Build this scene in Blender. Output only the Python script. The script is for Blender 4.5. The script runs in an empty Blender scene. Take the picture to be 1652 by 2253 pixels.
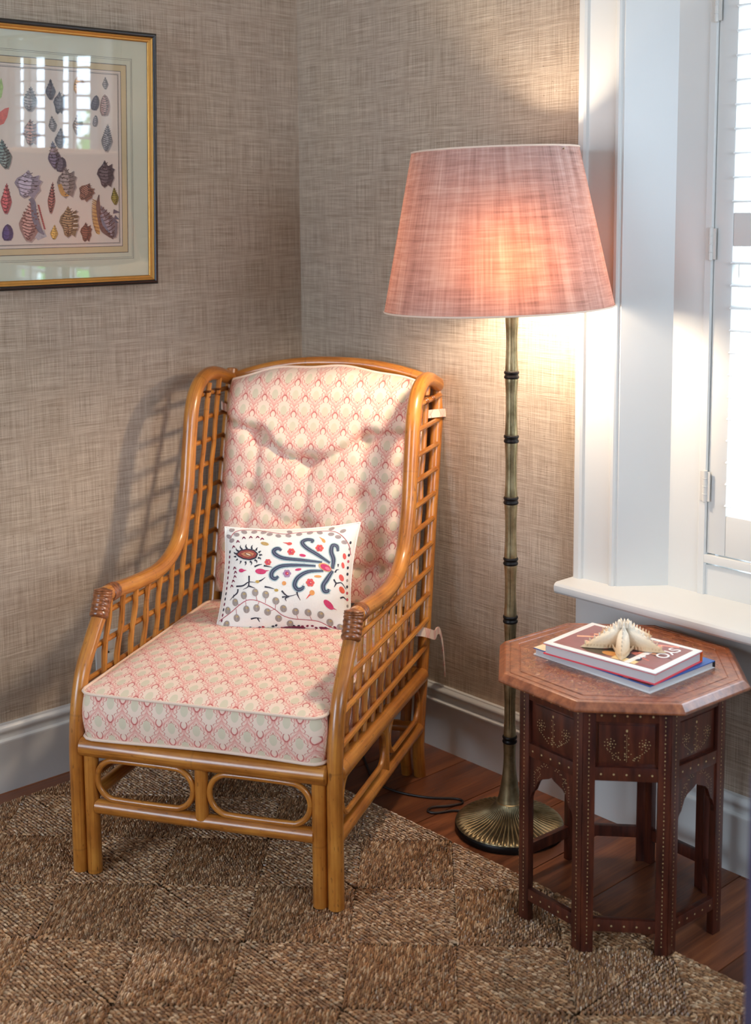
import bpy, bmesh, math, random
import numpy as np
from mathutils import Vector, Matrix
R = math.radians
random.seed(7)
rng = np.random.default_rng(7)
sc = bpy.context.scene
COL = sc.collection

# ------------------------------------------------------------------ camera
CAM = (2.941, -2.393, 1.448)
cd = bpy.data.cameras.new('camera')
cam = bpy.data.objects.new('camera', cd); COL.objects.link(cam)
yaw, pit, rol = R(47.571), R(7.266), R(-0.478)
fwd = Vector((-math.sin(yaw) * math.cos(pit), math.cos(yaw) * math.cos(pit), -math.sin(pit)))
rgt = fwd.cross(Vector((0, 0, 1))).normalized(); upv = rgt.cross(fwd)
r2 = math.cos(rol) * rgt + math.sin(rol) * upv
u2 = -math.sin(rol) * rgt + math.cos(rol) * upv
cam.matrix_world = Matrix(((r2.x, u2.x, -fwd.x, CAM[0]), (r2.y, u2.y, -fwd.y, CAM[1]), (r2.z, u2.z, -fwd.z, CAM[2]), (0, 0, 0, 1)))
cd.sensor_fit = 'VERTICAL'; cd.sensor_height = 36.0
cd.lens = 2815.94 / 2253 * 36.0
cd.shift_y = -(1126.5 - 830.42) / 2253
cd.clip_start = 0.05
cd.dof.use_dof = True; cd.dof.focus_distance = 2.95; cd.dof.aperture_fstop = 3.2
sc.camera = cam

# ------------------------------------------------------------------ world, exposure
w = bpy.data.worlds.new('sky'); sc.world = w; w.use_nodes = True
bg = w.node_tree.nodes['Background']
bg.inputs[0].default_value = (0.66, 0.82, 1.0, 1); bg.inputs[1].default_value = 16.5
vs = sc.view_settings
vs.view_transform = 'Standard'; vs.look = 'None'; vs.gamma = 1.0; vs.use_curve_mapping = False
vs.exposure = 0.0
sc.cycles.max_bounces = 8; sc.cycles.diffuse_bounces = 4; sc.cycles.glossy_bounces = 4
sc.cycles.transmission_bounces = 6; sc.cycles.transparent_max_bounces = 12
sc.cycles.sample_clamp_indirect = 4.0
sc.cycles.caustics_reflective = False; sc.cycles.caustics_refractive = False

def portal(name, loc, rot, sx, sy):
    """sky portal in a window opening: gives no light of its own, only guides the sampling of the sky"""
    l = bpy.data.lights.new(name, 'AREA'); l.shape = 'RECTANGLE'; l.size = sx; l.size_y = sy; l.cycles.is_portal = True
    o = bpy.data.objects.new(name, l); COL.objects.link(o); o.location = loc; o.rotation_euler = rot
portal('sky_portal_1', (1.69, 0.23, 1.30), (R(90), 0, R(180)), 1.0, 1.5)
portal('sky_portal_2', (1.2, -4.56, 1.5), (R(90), 0, 0), 1.4, 1.4)
portal('sky_portal_3', (4.56, -1.25, 1.76), (R(90), 0, R(90)), 1.3, 1.12)
BULB = 320.0       # bulb radiance
BULB_COL = (1.0, 0.83, 0.64)

# ------------------------------------------------------------------ node helpers
def lin(c):
    c = c / 255.0
    return c / 12.92 if c <= 0.04045 else ((c + 0.055) / 1.055) ** 2.4
def S(r, g, b): return (lin(r), lin(g), lin(b), 1.0)

class B:
    def __init__(self, name):
        self.m = bpy.data.materials.new(name); self.m.use_nodes = True
        self.t = self.m.node_tree; self.t.nodes.clear()
        self.out = self.t.nodes.new('ShaderNodeOutputMaterial')
    def nd(self, typ, **kw):
        n = self.t.nodes.new(typ)
        for k, v in kw.items(): setattr(n, k, v)
        return n
    def put(self, sock, v):
        if isinstance(v, bpy.types.NodeSocket): self.t.links.new(v, sock)
        elif v is not None: sock.default_value = v
    def m_(self, op, a, b=None, c=None, clamp=False):
        n = self.nd('ShaderNodeMath', operation=op, use_clamp=clamp)
        self.put(n.inputs[0], a); self.put(n.inputs[1], b); self.put(n.inputs[2], c)
        return n.outputs[0]
    def vm(self, op, a, b):
        n = self.nd('ShaderNodeVectorMath', operation=op)
        self.put(n.inputs[0], a); self.put(n.inputs[1], b); return n.outputs[0]
    def mix(self, f, a, b, blend='MIX'):
        n = self.nd('ShaderNodeMix', data_type='RGBA', blend_type=blend)
        self.put(n.inputs[0], f); self.put(n.inputs[6], a); self.put(n.inputs[7], b); return n.outputs[2]
    def uv(self): return self.nd('ShaderNodeTexCoord').outputs['UV']
    def ob(self): return self.nd('ShaderNodeTexCoord').outputs['Object']
    def rnd(self): return self.nd('ShaderNodeObjectInfo').outputs['Random']
    def attr(self, name, o='Color'): return self.nd('ShaderNodeAttribute', attribute_name=name).outputs[o]
    def sep(self, v):
        n = self.nd('ShaderNodeSeparateXYZ'); self.put(n.inputs[0], v); return n.outputs
    def comb(self, x, y, z=0.0):
        n = self.nd('ShaderNodeCombineXYZ'); self.put(n.inputs[0], x); self.put(n.inputs[1], y); self.put(n.inputs[2], z); return n.outputs[0]
    def noise(self, v, scale=1.0, detail=2.0, rough=0.5, o='Fac', dist=0.0):
        n = self.nd('ShaderNodeTexNoise'); self.put(n.inputs['Vector'], v)
        n.inputs['Scale'].default_value = scale; n.inputs['Detail'].default_value = detail
        n.inputs['Roughness'].default_value = rough; n.inputs['Distortion'].default_value = dist
        return n.outputs[o]
    def voro(self, v, scale=1.0, feature='F1', o='Distance'):
        n = self.nd('ShaderNodeTexVoronoi', feature=feature); self.put(n.inputs['Vector'], v)
        n.inputs['Scale'].default_value = scale; return n.outputs[o]
    def ramp(self, f, stops, interp='LINEAR'):
        n = self.nd('ShaderNodeValToRGB'); n.color_ramp.interpolation = interp
        e = n.color_ramp.elements
        while len(e) < len(stops): e.new(0.5)
        for i, (p, c) in enumerate(stops): e[i].position = p; e[i].color = c
        self.put(n.inputs[0], f); return n.outputs[0]
    def sstep(self, x, a, b):
        n = self.nd('ShaderNodeMapRange', interpolation_type='SMOOTHSTEP')
        self.put(n.inputs[0], x); n.inputs[1].default_value = a; n.inputs[2].default_value = b
        n.inputs[3].default_value = 0.0; n.inputs[4].default_value = 1.0
        return n.outputs[0]
    def bump(self, h, strength=0.3, dist=0.01):
        n = self.nd('ShaderNodeBump'); n.inputs['Strength'].default_value = strength; n.inputs['Distance'].default_value = dist
        self.put(n.inputs['Height'], h); return n.outputs[0]
    def pr(self, color, rough=0.5, metal=0.0, normal=None, **kw):
        n = self.nd('ShaderNodeBsdfPrincipled')
        self.put(n.inputs['Base Color'], color); self.put(n.inputs['Roughness'], rough); self.put(n.inputs['Metallic'], metal)
        if normal is not None: self.put(n.inputs['Normal'], normal)
        for k, v in kw.items(): self.put(n.inputs[k.replace('_', ' ')], v)
        return n.outputs[0]
    def done(self, sh):
        self.t.links.new(sh, self.out.inputs[0]); return self.m

M = {}
def simple(name, col, rough=0.5, metal=0.0, grain=0.0, gscale=40, bump=0.0, **kw):
    b = B(name); c = col; nrm = None
    if grain or bump:
        n = b.noise(b.ob(), gscale, 3, 0.6)
        if grain:
            f = b.m_('MULTIPLY_ADD', n, grain * 2, 1 - grain)
            c = b.mix(1.0, col, b.comb(f, f, f), 'MULTIPLY')
        if bump: nrm = b.bump(n, bump, 0.004)
    M[name] = b.done(b.pr(c, rough, metal, nrm, **kw)); return M[name]

# painted trim
simple('white_paint', S(212, 210, 205), 0.34, grain=0.02, gscale=6)
simple('louver_paint', S(236, 236, 234), 0.3, grain=0.02, gscale=6)
simple('ceiling_paint', S(228, 226, 222), 0.9, grain=0.02, gscale=5)
simple('outlet_plastic', S(205, 200, 192), 0.35, grain=0.02)
simple('dark_gap', S(20, 16, 14), 0.9, grain=0.1)
simple('black_lacquer', S(20, 17, 18), 0.22, grain=0.15, gscale=60)
simple('cord_rubber', S(38, 24, 18), 0.45, grain=0.1)
simple('blue_cloth', S(62, 58, 88), 0.85, grain=0.15, gscale=80, bump=0.2)
simple('paper', S(208, 200, 190), 0.7, grain=0.05, gscale=300)
simple('book_white', S(236, 233, 230), 0.3, grain=0.02)
simple('book_orange', S(232, 108, 30), 0.35, grain=0.03)
simple('book_pink', S(236, 70, 84), 0.35, grain=0.03)
simple('book_blue', S(36, 92, 168), 0.35, grain=0.03)
simple('book_black', S(22, 18, 20), 0.35, grain=0.1)
simple('letter_white', S(240, 236, 236), 0.35, grain=0.02)
simple('bead_gold', S(198, 144, 72), 0.36, 0.7, grain=0.12, gscale=60)
simple('inlay_metal', S(196, 170, 122), 0.35, 0.35, grain=0.2, gscale=400)
simple('nail', S(90, 84, 70), 0.4, 0.8, grain=0.1)

def m_pages():
    b = B('book_pages'); z = b.sep(b.ob())[2]
    n = b.noise(b.comb(0.0, 0.0, b.m_('MULTIPLY', z, 2500)), 1.0, 2)
    M['book_pages'] = b.done(b.pr(b.ramp(n, [(0.3, S(176, 172, 172)), (0.7, S(226, 222, 220))]), 0.7))
m_pages()

def m_wall():
    b = B('grasscloth'); u, v, _ = b.sep(b.uv())
    ph = b.noise(b.comb(b.m_('MULTIPLY', u, 3), b.m_('MULTIPLY', v, 3)), 1.0, 2)
    vv = b.m_('MULTIPLY_ADD', ph, 0.010, v)
    h1 = b.noise(b.comb(b.m_('MULTIPLY', u, 9), b.m_('MULTIPLY', vv, 420)), 1.0, 2, 0.7)
    h2 = b.noise(b.comb(b.m_('MULTIPLY', u, 3.0), b.m_('MULTIPLY', vv, 75)), 1.0, 3, 0.7)
    v1 = b.noise(b.comb(b.m_('MULTIPLY', u, 420), b.m_('MULTIPLY', v, 9)), 1.0, 2, 0.7)
    v2 = b.noise(b.comb(b.m_('MULTIPLY', u, 60), b.m_('MULTIPLY', v, 2.0), 4.0), 1.0, 3, 0.7)
    big = b.noise(b.comb(b.m_('MULTIPLY', u, 2.2), b.m_('MULTIPLY', v, 1.6)), 1.0, 2)
    s = b.m_('MULTIPLY', h1, 0.42)
    s = b.m_('MULTIPLY_ADD', h2, 0.13, s); s = b.m_('MULTIPLY_ADD', v1, 0.34, s); s = b.m_('MULTIPLY_ADD', v2, 0.11, s)
    c = b.ramp(s, [(0.30, S(112, 95, 78)), (0.45, S(166, 148, 128)), (0.54, S(190, 173, 153)), (0.68, S(218, 204, 184))])
    fl = b.voro(b.comb(b.m_('MULTIPLY', u, 26), b.m_('MULTIPLY', v, 30)), 1.0)
    slub = b.m_('SUBTRACT', 1.0, b.sstep(fl, 0.03, 0.07))
    c = b.mix(b.m_('MULTIPLY', slub, 0.55), c, S(112, 92, 76))
    tint = b.mix(big, S(236, 232, 240), S(255, 250, 240))
    c = b.mix(0.8, c, tint, 'MULTIPLY')
    nr = b.bump(s, 0.6, 0.004)
    M['grasscloth'] = b.done(b.pr(c, 0.75, 0.0, nr))
m_wall()

def m_floor():
    b = B('floor_wood'); o = b.ob(); x, y, z = b.sep(o); r = b.rnd()
    off = b.m_('MULTIPLY', r, 37.0)
    g = b.noise(b.comb(b.m_('MULTIPLY', x, 42), b.m_('MULTIPLY', y, 2.2), off), 1.0, 4, 0.6, dist=0.6)
    g2 = b.noise(b.comb(b.m_('MULTIPLY', x, 160), b.m_('MULTIPLY', y, 3.0), off), 1.0, 2, 0.6)
    f = b.m_('ADD', b.m_('MULTIPLY', g, 0.7), b.m_('MULTIPLY', g2, 0.3))
    c = b.ramp(f, [(0.3, S(84, 46, 28)), (0.5, S(126, 72, 44)), (0.7, S(158, 98, 60))])
    k = b.m_('MULTIPLY_ADD', r, 0.5, 0.72)
    c = b.mix(1.0, c, b.comb(k, k, k), 'MULTIPLY')
    M['floor_wood'] = b.done(b.pr(c, b.m_('MULTIPLY_ADD', g, 0.25, 0.28), 0.0, b.bump(f, 0.25, 0.002)))
m_floor()

def m_rattan():
    b = B('rattan'); u, v, _ = b.sep(b.uv()); r = b.rnd()
    off = b.m_('MULTIPLY', r, 19.0)
    st = b.noise(b.comb(b.m_('MULTIPLY', u, 5), b.m_('MULTIPLY', v, 260), off), 1.0, 3, 0.6)
    bl = b.noise(b.comb(b.m_('MULTIPLY', u, 9), b.m_('MULTIPLY', v, 20), off), 1.0, 3, 0.6)
    f = b.m_('ADD', b.m_('MULTIPLY', st, 0.45), b.m_('MULTIPLY', bl, 0.55))
    c = b.ramp(f, [(0.28, S(120, 66, 20)), (0.46, S(172, 104, 38)), (0.6, S(196, 128, 52)), (0.75, S(214, 152, 74))])
    fr = b.m_('FRACT', b.m_('ADD', b.m_('MULTIPLY', u, 3.3), b.m_('MULTIPLY_ADD', b.noise(b.comb(b.m_('MULTIPLY', v, 30), off), 1.0, 1), 0.012, off)))
    ring = b.m_('SUBTRACT', 1.0, b.sstep(b.m_('ABSOLUTE', b.m_('SUBTRACT', fr, 0.5)), 0.002, 0.012))
    c = b.mix(b.m_('MULTIPLY', ring, 0.22), c, S(88, 48, 18))
    sp = b.noise(b.comb(b.m_('MULTIPLY', u, 60), b.m_('MULTIPLY', v, 240), off), 1.0, 1)
    c = b.mix(b.m_('MULTIPLY', b.sstep(sp, 0.68, 0.76), 0.6), c, S(84, 46, 20))
    M['rattan'] = b.done(b.pr(c, 0.3, 0.0, b.bump(f, 0.12, 0.002), Coat_Weight=0.35, Coat_Roughness=0.18))
    b = B('rattan_binding'); u, v, _ = b.sep(b.uv())
    n = b.noise(b.ob(), 120, 3)
    M['rattan_binding'] = b.done(b.pr(b.ramp(n, [(0.3, S(96, 50, 22)), (0.7, S(160, 92, 46))]), 0.3, 0.0, None, Coat_Weight=0.4, Coat_Roughness=0.2))
m_rattan()

def m_fabric():
    b = B('damask_print'); u, v, _ = b.sep(b.uv())
    wob = b.noise(b.comb(b.m_('MULTIPLY', u, 14), b.m_('MULTIPLY', v, 14)), 1.0, 1)
    X = b.m_('DIVIDE', u, 0.0575); Y = b.m_('DIVIDE', v, 0.082)
    def wrap(x): return b.m_('SUBTRACT', b.m_('FRACT', b.m_('ADD', x, 0.5)), 0.5)
    xa, ya = wrap(X), wrap(Y)
    hw = b.m_('MULTIPLY_ADD', b.m_('COSINE', b.m_('MULTIPLY', ya, 2 * math.pi)), 0.25, 0.25)
    inA = b.m_('LESS_THAN', b.m_('ABSOLUTE', xa), hw)
    xb, yb = wrap(b.m_('ADD', X, 0.5)), wrap(b.m_('ADD', Y, 0.5))
    def sel(a, c): return b.m_('ADD', b.m_('MULTIPLY', inA, a), b.m_('MULTIPLY', b.m_('SUBTRACT', 1.0, inA), c))
    x = b.m_('ABSOLUTE', sel(xa, xb)); y = sel(ya, yb)
    h = b.m_('MULTIPLY_ADD', b.m_('COSINE', b.m_('MULTIPLY', y, 2 * math.pi)), 0.25, 0.25)
    d = b.m_('SUBTRACT', h, x)                        # distance in from the ogee edge
    def line(f, wd):                                   # stroke where |f| < wd
        return b.m_('SUBTRACT', 1.0, b.sstep(b.m_('ABSOLUTE', f), wd * 0.55, wd * 1.25))
    # body leaf: rounded below, tapering upwards
    yc = b.m_('ADD', y, 0.09)
    up = b.m_('MAXIMUM', yc, 0.0)
    rad = b.m_('SQRT', b.m_('ADD', b.m_('POWER', x, 2.0), b.m_('POWER', b.m_('MULTIPLY', yc, 0.85), 2.0)))
    leaf = b.m_('ADD', rad, b.m_('MULTIPLY', up, 0.25))
    leafm = b.m_('SUBTRACT', 1.0, b.sstep(leaf, 0.145, 0.165))
    # crown: a loop open below
    cr = b.m_('SQRT', b.m_('ADD', b.m_('POWER', x, 2.0), b.m_('POWER', b.m_('MULTIPLY', b.m_('SUBTRACT', y, 0.27), 1.1), 2.0)))
    crown = b.m_('MULTIPLY', line(b.m_('SUBTRACT', cr, 0.125), 0.020), b.sstep(y, 0.17, 0.20))
    # scalloped side edge
    tri = b.m_('ABSOLUTE', b.m_('SINE', b.m_('MULTIPLY', y, 30.0)))
    sc1 = b.m_('SUBTRACT', d, b.m_('MULTIPLY_ADD', tri, 0.075, 0.125))
    band = b.m_('MULTIPLY', b.sstep(y, -0.34, -0.28), b.m_('SUBTRACT', 1.0, b.sstep(y, 0.17, 0.22)))
    scal = b.m_('MULTIPLY', line(sc1, 0.020), band)
    # feather strokes sweeping from the ogee edge
    fe = b.m_('SINE', b.m_('ADD', b.m_('MULTIPLY', y, 46.0), b.m_('MULTIPLY', d, -42.0)))
    feat = b.m_('MULTIPLY', b.m_('MULTIPLY', b.sstep(fe, 0.35, 0.85), b.m_('LESS_THAN', d, 0.125)), band)
    edge = line(b.m_('SUBTRACT', d, 0.018), 0.016)
    edge2 = b.m_('MULTIPLY', line(b.m_('SUBTRACT', d, 0.06), 0.012), b.m_('SUBTRACT', 1.0, band))
    ground = b.mix(b.sstep(d, 0.02, 0.17), S(242, 198, 180), S(240, 212, 190))
    c = b.mix(leafm, ground, S(219, 203, 174))
    c = b.mix(b.m_('MULTIPLY', feat, 0.55), c, S(218, 112, 98))
    c = b.mix(b.m_('MULTIPLY', edge, 0.45), c, S(216, 110, 98))
    c = b.mix(b.m_('MULTIPLY', edge2, 0.45), c, S(212, 110, 100))
    c = b.mix(b.m_('MULTIPLY', scal, 0.72), c, S(198, 70, 64))
    c = b.mix(b.m_('MULTIPLY', crown, 0.85), c, S(186, 60, 58))
    wv = b.noise(b.comb(b.m_('MULTIPLY', u, 900), b.m_('MULTIPLY', v, 900)), 1.0, 1)
    M['damask_print'] = b.done(b.pr(c, 0.85, 0.0, b.bump(wv, 0.15, 0.001), Sheen_Weight=0.15))
    simple('welt_cloth', S(234, 206, 184), 0.85, grain=0.05, gscale=200)
    simple('cushion_linen', S(244, 238, 228), 0.85, grain=0.05, gscale=250, bump=0.15)
m_fabric()

def m_vcol(name, rough, grain=0.25, gscale=120, bump=0.0, **kw):
    b = B(name); c = b.attr('Col'); n = b.noise(b.ob(), gscale, 3, 0.65)
    f = b.m_('MULTIPLY_ADD', n, grain * 2, 1 - grain)
    c = b.mix(1.0, c, b.comb(f, f, f), 'MULTIPLY')
    M[name] = b.done(b.pr(c, rough, 0.0, b.bump(n, bump, 0.002) if bump else None, **kw))
m_vcol('embroidery_thread', 0.7, 0.3, 260, 0.3)
m_vcol('print_ink', 0.7, 0.45, 130)
m_vcol('jacket_print', 0.3, 0.25, 60)
m_vcol('rug_strand', 0.36, 0.25, 90, Coat_Weight=0.5, Coat_Roughness=0.3)

def m_brass():
    b = B('aged_brass'); o = b.ob(); n = b.noise(o, 35, 4, 0.6)
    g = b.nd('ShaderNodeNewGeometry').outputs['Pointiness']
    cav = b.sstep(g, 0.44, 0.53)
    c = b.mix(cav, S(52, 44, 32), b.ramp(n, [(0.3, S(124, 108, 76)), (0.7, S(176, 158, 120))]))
    M['aged_brass'] = b.done(b.pr(c, b.m_('MULTIPLY_ADD', n, 0.25, 0.26), 0.85, b.bump(n, 0.08, 0.002)))
    simple('dark_bronze', S(34, 30, 28), 0.4, 0.7, grain=0.2)
m_brass()

def m_shade():
    b = B('shade_linen'); u, v, _ = b.sep(b.uv())
    h1 = b.noise(b.comb(b.m_('MULTIPLY', u, 12), b.m_('MULTIPLY', v, 240)), 1.0, 2, 0.6)
    h2 = b.noise(b.comb(b.m_('MULTIPLY', u, 5), b.m_('MULTIPLY', v, 70)), 1.0, 2, 0.6)
    v1 = b.noise(b.comb(b.m_('MULTIPLY', u, 220), b.m_('MULTIPLY', v, 8)), 1.0, 2, 0.6)
    v2 = b.noise(b.comb(b.m_('MULTIPLY', u, 38), b.m_('MULTIPLY', v, 2.5), 3.0), 1.0, 2, 0.6)
    s = b.m_('ADD', b.m_('ADD', b.m_('MULTIPLY', h1, .26), b.m_('MULTIPLY', h2, .2)), b.m_('ADD', b.m_('MULTIPLY', v1, .24), b.m_('MULTIPLY', v2, .3)))
    dc = b.ramp(s, [(0.35, S(116, 100, 94)), (0.5, S(152, 136, 130)), (0.65, S(178, 164, 158))])
    tc = b.ramp(s, [(0.36, S(168, 84, 40)), (0.5, S(240, 134, 74)), (0.64, S(255, 176, 112))])
    nr = b.bump(s, 0.3, 0.002)
    df = b.nd('ShaderNodeBsdfDiffuse'); b.put(df.inputs[0], dc); b.put(df.inputs['Normal'], nr)
    tr = b.nd('ShaderNodeBsdfTranslucent'); b.put(tr.inputs[0], tc)
    # forward-scattering part of the thin weave: light comes through most where it aims at the eye
    rf = b.nd('ShaderNodeBsdfRefraction'); b.put(rf.inputs['Color'], tc); rf.inputs['IOR'].default_value = 1.7; rf.inputs['Roughness'].default_value = 1.0
    mt = b.nd('ShaderNodeMixShader'); mt.inputs[0].default_value = 0.4
    b.t.links.new(tr.outputs[0], mt.inputs[1]); b.t.links.new(rf.outputs[0], mt.inputs[2])
    mx = b.nd('ShaderNodeMixShader'); mx.inputs[0].default_value = 0.040
    b.t.links.new(df.outputs[0], mx.inputs[1]); b.t.links.new(mt.outputs[0], mx.inputs[2])
    M['shade_linen'] = b.done(mx.outputs[0])
    b = B('bulb_glow'); e = b.nd('ShaderNodeEmission'); e.inputs[0].default_value = (*BULB_COL, 1); e.inputs[1].default_value = BULB
    M['bulb_glow'] = b.done(e.outputs[0])
m_shade()

def m_tablewood():
    for nm, cs, carve in (('carved_rosewood', [(0.3, S(104, 52, 30)), (0.55, S(148, 84, 52)), (0.75, S(176, 108, 68))], 1),
                          ('rosewood', [(0.3, S(46, 18, 13)), (0.55, S(78, 34, 22)), (0.75, S(102, 50, 30))], 0)):
        b = B(nm); o = b.ob(); x, y, z = b.sep(o); r = b.rnd()
        off = b.m_('MULTIPLY', r, 11.0)
        n = b.noise(b.comb(b.m_('MULTIPLY', x, 60), b.m_('MULTIPLY', y, 60), b.m_('MULTIPLY_ADD', z, 8, off)), 1.0, 4, 0.6)
        c = b.ramp(n, cs); h = n; rough = 0.34
        if carve:
            vo = b.voro(b.vm('MULTIPLY', o, (95, 95, 1)), 1.0, 'DISTANCE_TO_EDGE')
            ns = b.noise(b.vm('MULTIPLY', o, (150, 150, 1)), 1.0, 2, 0.7)
            rr = b.m_('SQRT', b.m_('ADD', b.m_('POWER', x, 2.0), b.m_('POWER', y, 2.0)))
            inn = b.m_('SUBTRACT', 1.0, b.sstep(rr, 0.195, 0.208))
            cv = b.m_('MULTIPLY', b.sstep(vo, 0.02, 0.16), inn)
            c = b.mix(b.m_('MULTIPLY', b.m_('SUBTRACT', inn, cv), 0.35), c, S(84, 44, 28))
            c = b.mix(b.m_('MULTIPLY', b.m_('MULTIPLY', b.sstep(ns, 0.60, 0.68), inn), 0.6), c, S(206, 158, 84))
            h = b.m_('ADD', b.m_('MULTIPLY', cv, 1.2), b.m_('MULTIPLY', ns, 0.4))
            nr = b.bump(h, 0.5, 0.0016)
        else: nr = b.bump(h, 0.12, 0.002)
        M[nm] = b.done(b.pr(c, rough, 0.0, nr, Coat_Weight=0.9 if carve else 0.25, Coat_Roughness=0.24))
m_tablewood()

def m_glass():
    for nm, r0 in (('picture_glass', 0.04), ('window_glass', 0.035)):
        b = B(nm); fa = b.nd('ShaderNodeLayerWeight').outputs['Facing']
        fr_ = b.m_('MULTIPLY_ADD', b.m_('POWER', fa, 5.0), 0.9, r0)
        t = b.nd('ShaderNodeBsdfTransparent'); g = b.nd('ShaderNodeBsdfGlossy'); g.inputs['Roughness'].default_value = 0.004
        n = b.noise(b.ob(), 3.0, 1); g.inputs[0].default_value = (1, 1, 1, 1)
        b.put(g.inputs['Normal'], b.bump(n, 0.01, 0.002))
        mx = b.nd('ShaderNodeMixShader'); b.put(mx.inputs[0], fr_)
        b.t.links.new(t.outputs[0], mx.inputs[1]); b.t.links.new(g.outputs[0], mx.inputs[2])
        M[nm] = b.done(mx.outputs[0])
m_glass()
def m_star():
    b = B('starfish_skin'); o = b.ob(); n = b.noise(o, 260, 3, 0.7); z = b.sep(o)[2]
    c = b.mix(b.sstep(z, 0.005, 0.04), S(222, 190, 150), S(244, 234, 216))
    c = b.mix(b.m_('MULTIPLY', n, 0.35), c, S(214, 180, 140))
    M['starfish_skin'] = b.done(b.pr(c, 0.7, 0.0, b.bump(n, 0.5, 0.002)))
m_star()
simple('hedge_leaf', S(120, 176, 84), 0.6, grain=0.5, gscale=9)
simple('pale_gravel', S(206, 204, 196), 0.9, grain=0.1, gscale=6)  # pale gravel outside, kept light so the view through the louvers stays white

# ------------------------------------------------------------------ geometry helpers
def cr(pts, n):
    """Catmull-Rom curve through the points, n samples per span."""
    P = np.asarray(pts, float); Q = np.vstack([2 * P[0] - P[1], P, 2 * P[-1] - P[-2]]); out = []
    for i in range(1, len(Q) - 2):
        p0, p1, p2, p3 = Q[i - 1:i + 3]
        for t in np.linspace(0, 1, n, endpoint=False):
            out.append(0.5 * (2 * p1 + (p2 - p0) * t + (2 * p0 - 5 * p1 + 4 * p2 - p3) * t * t + (3 * p1 - p0 - 3 * p2 + p3) * t ** 3))
    out.append(P[-1]); return np.array(out)

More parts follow.
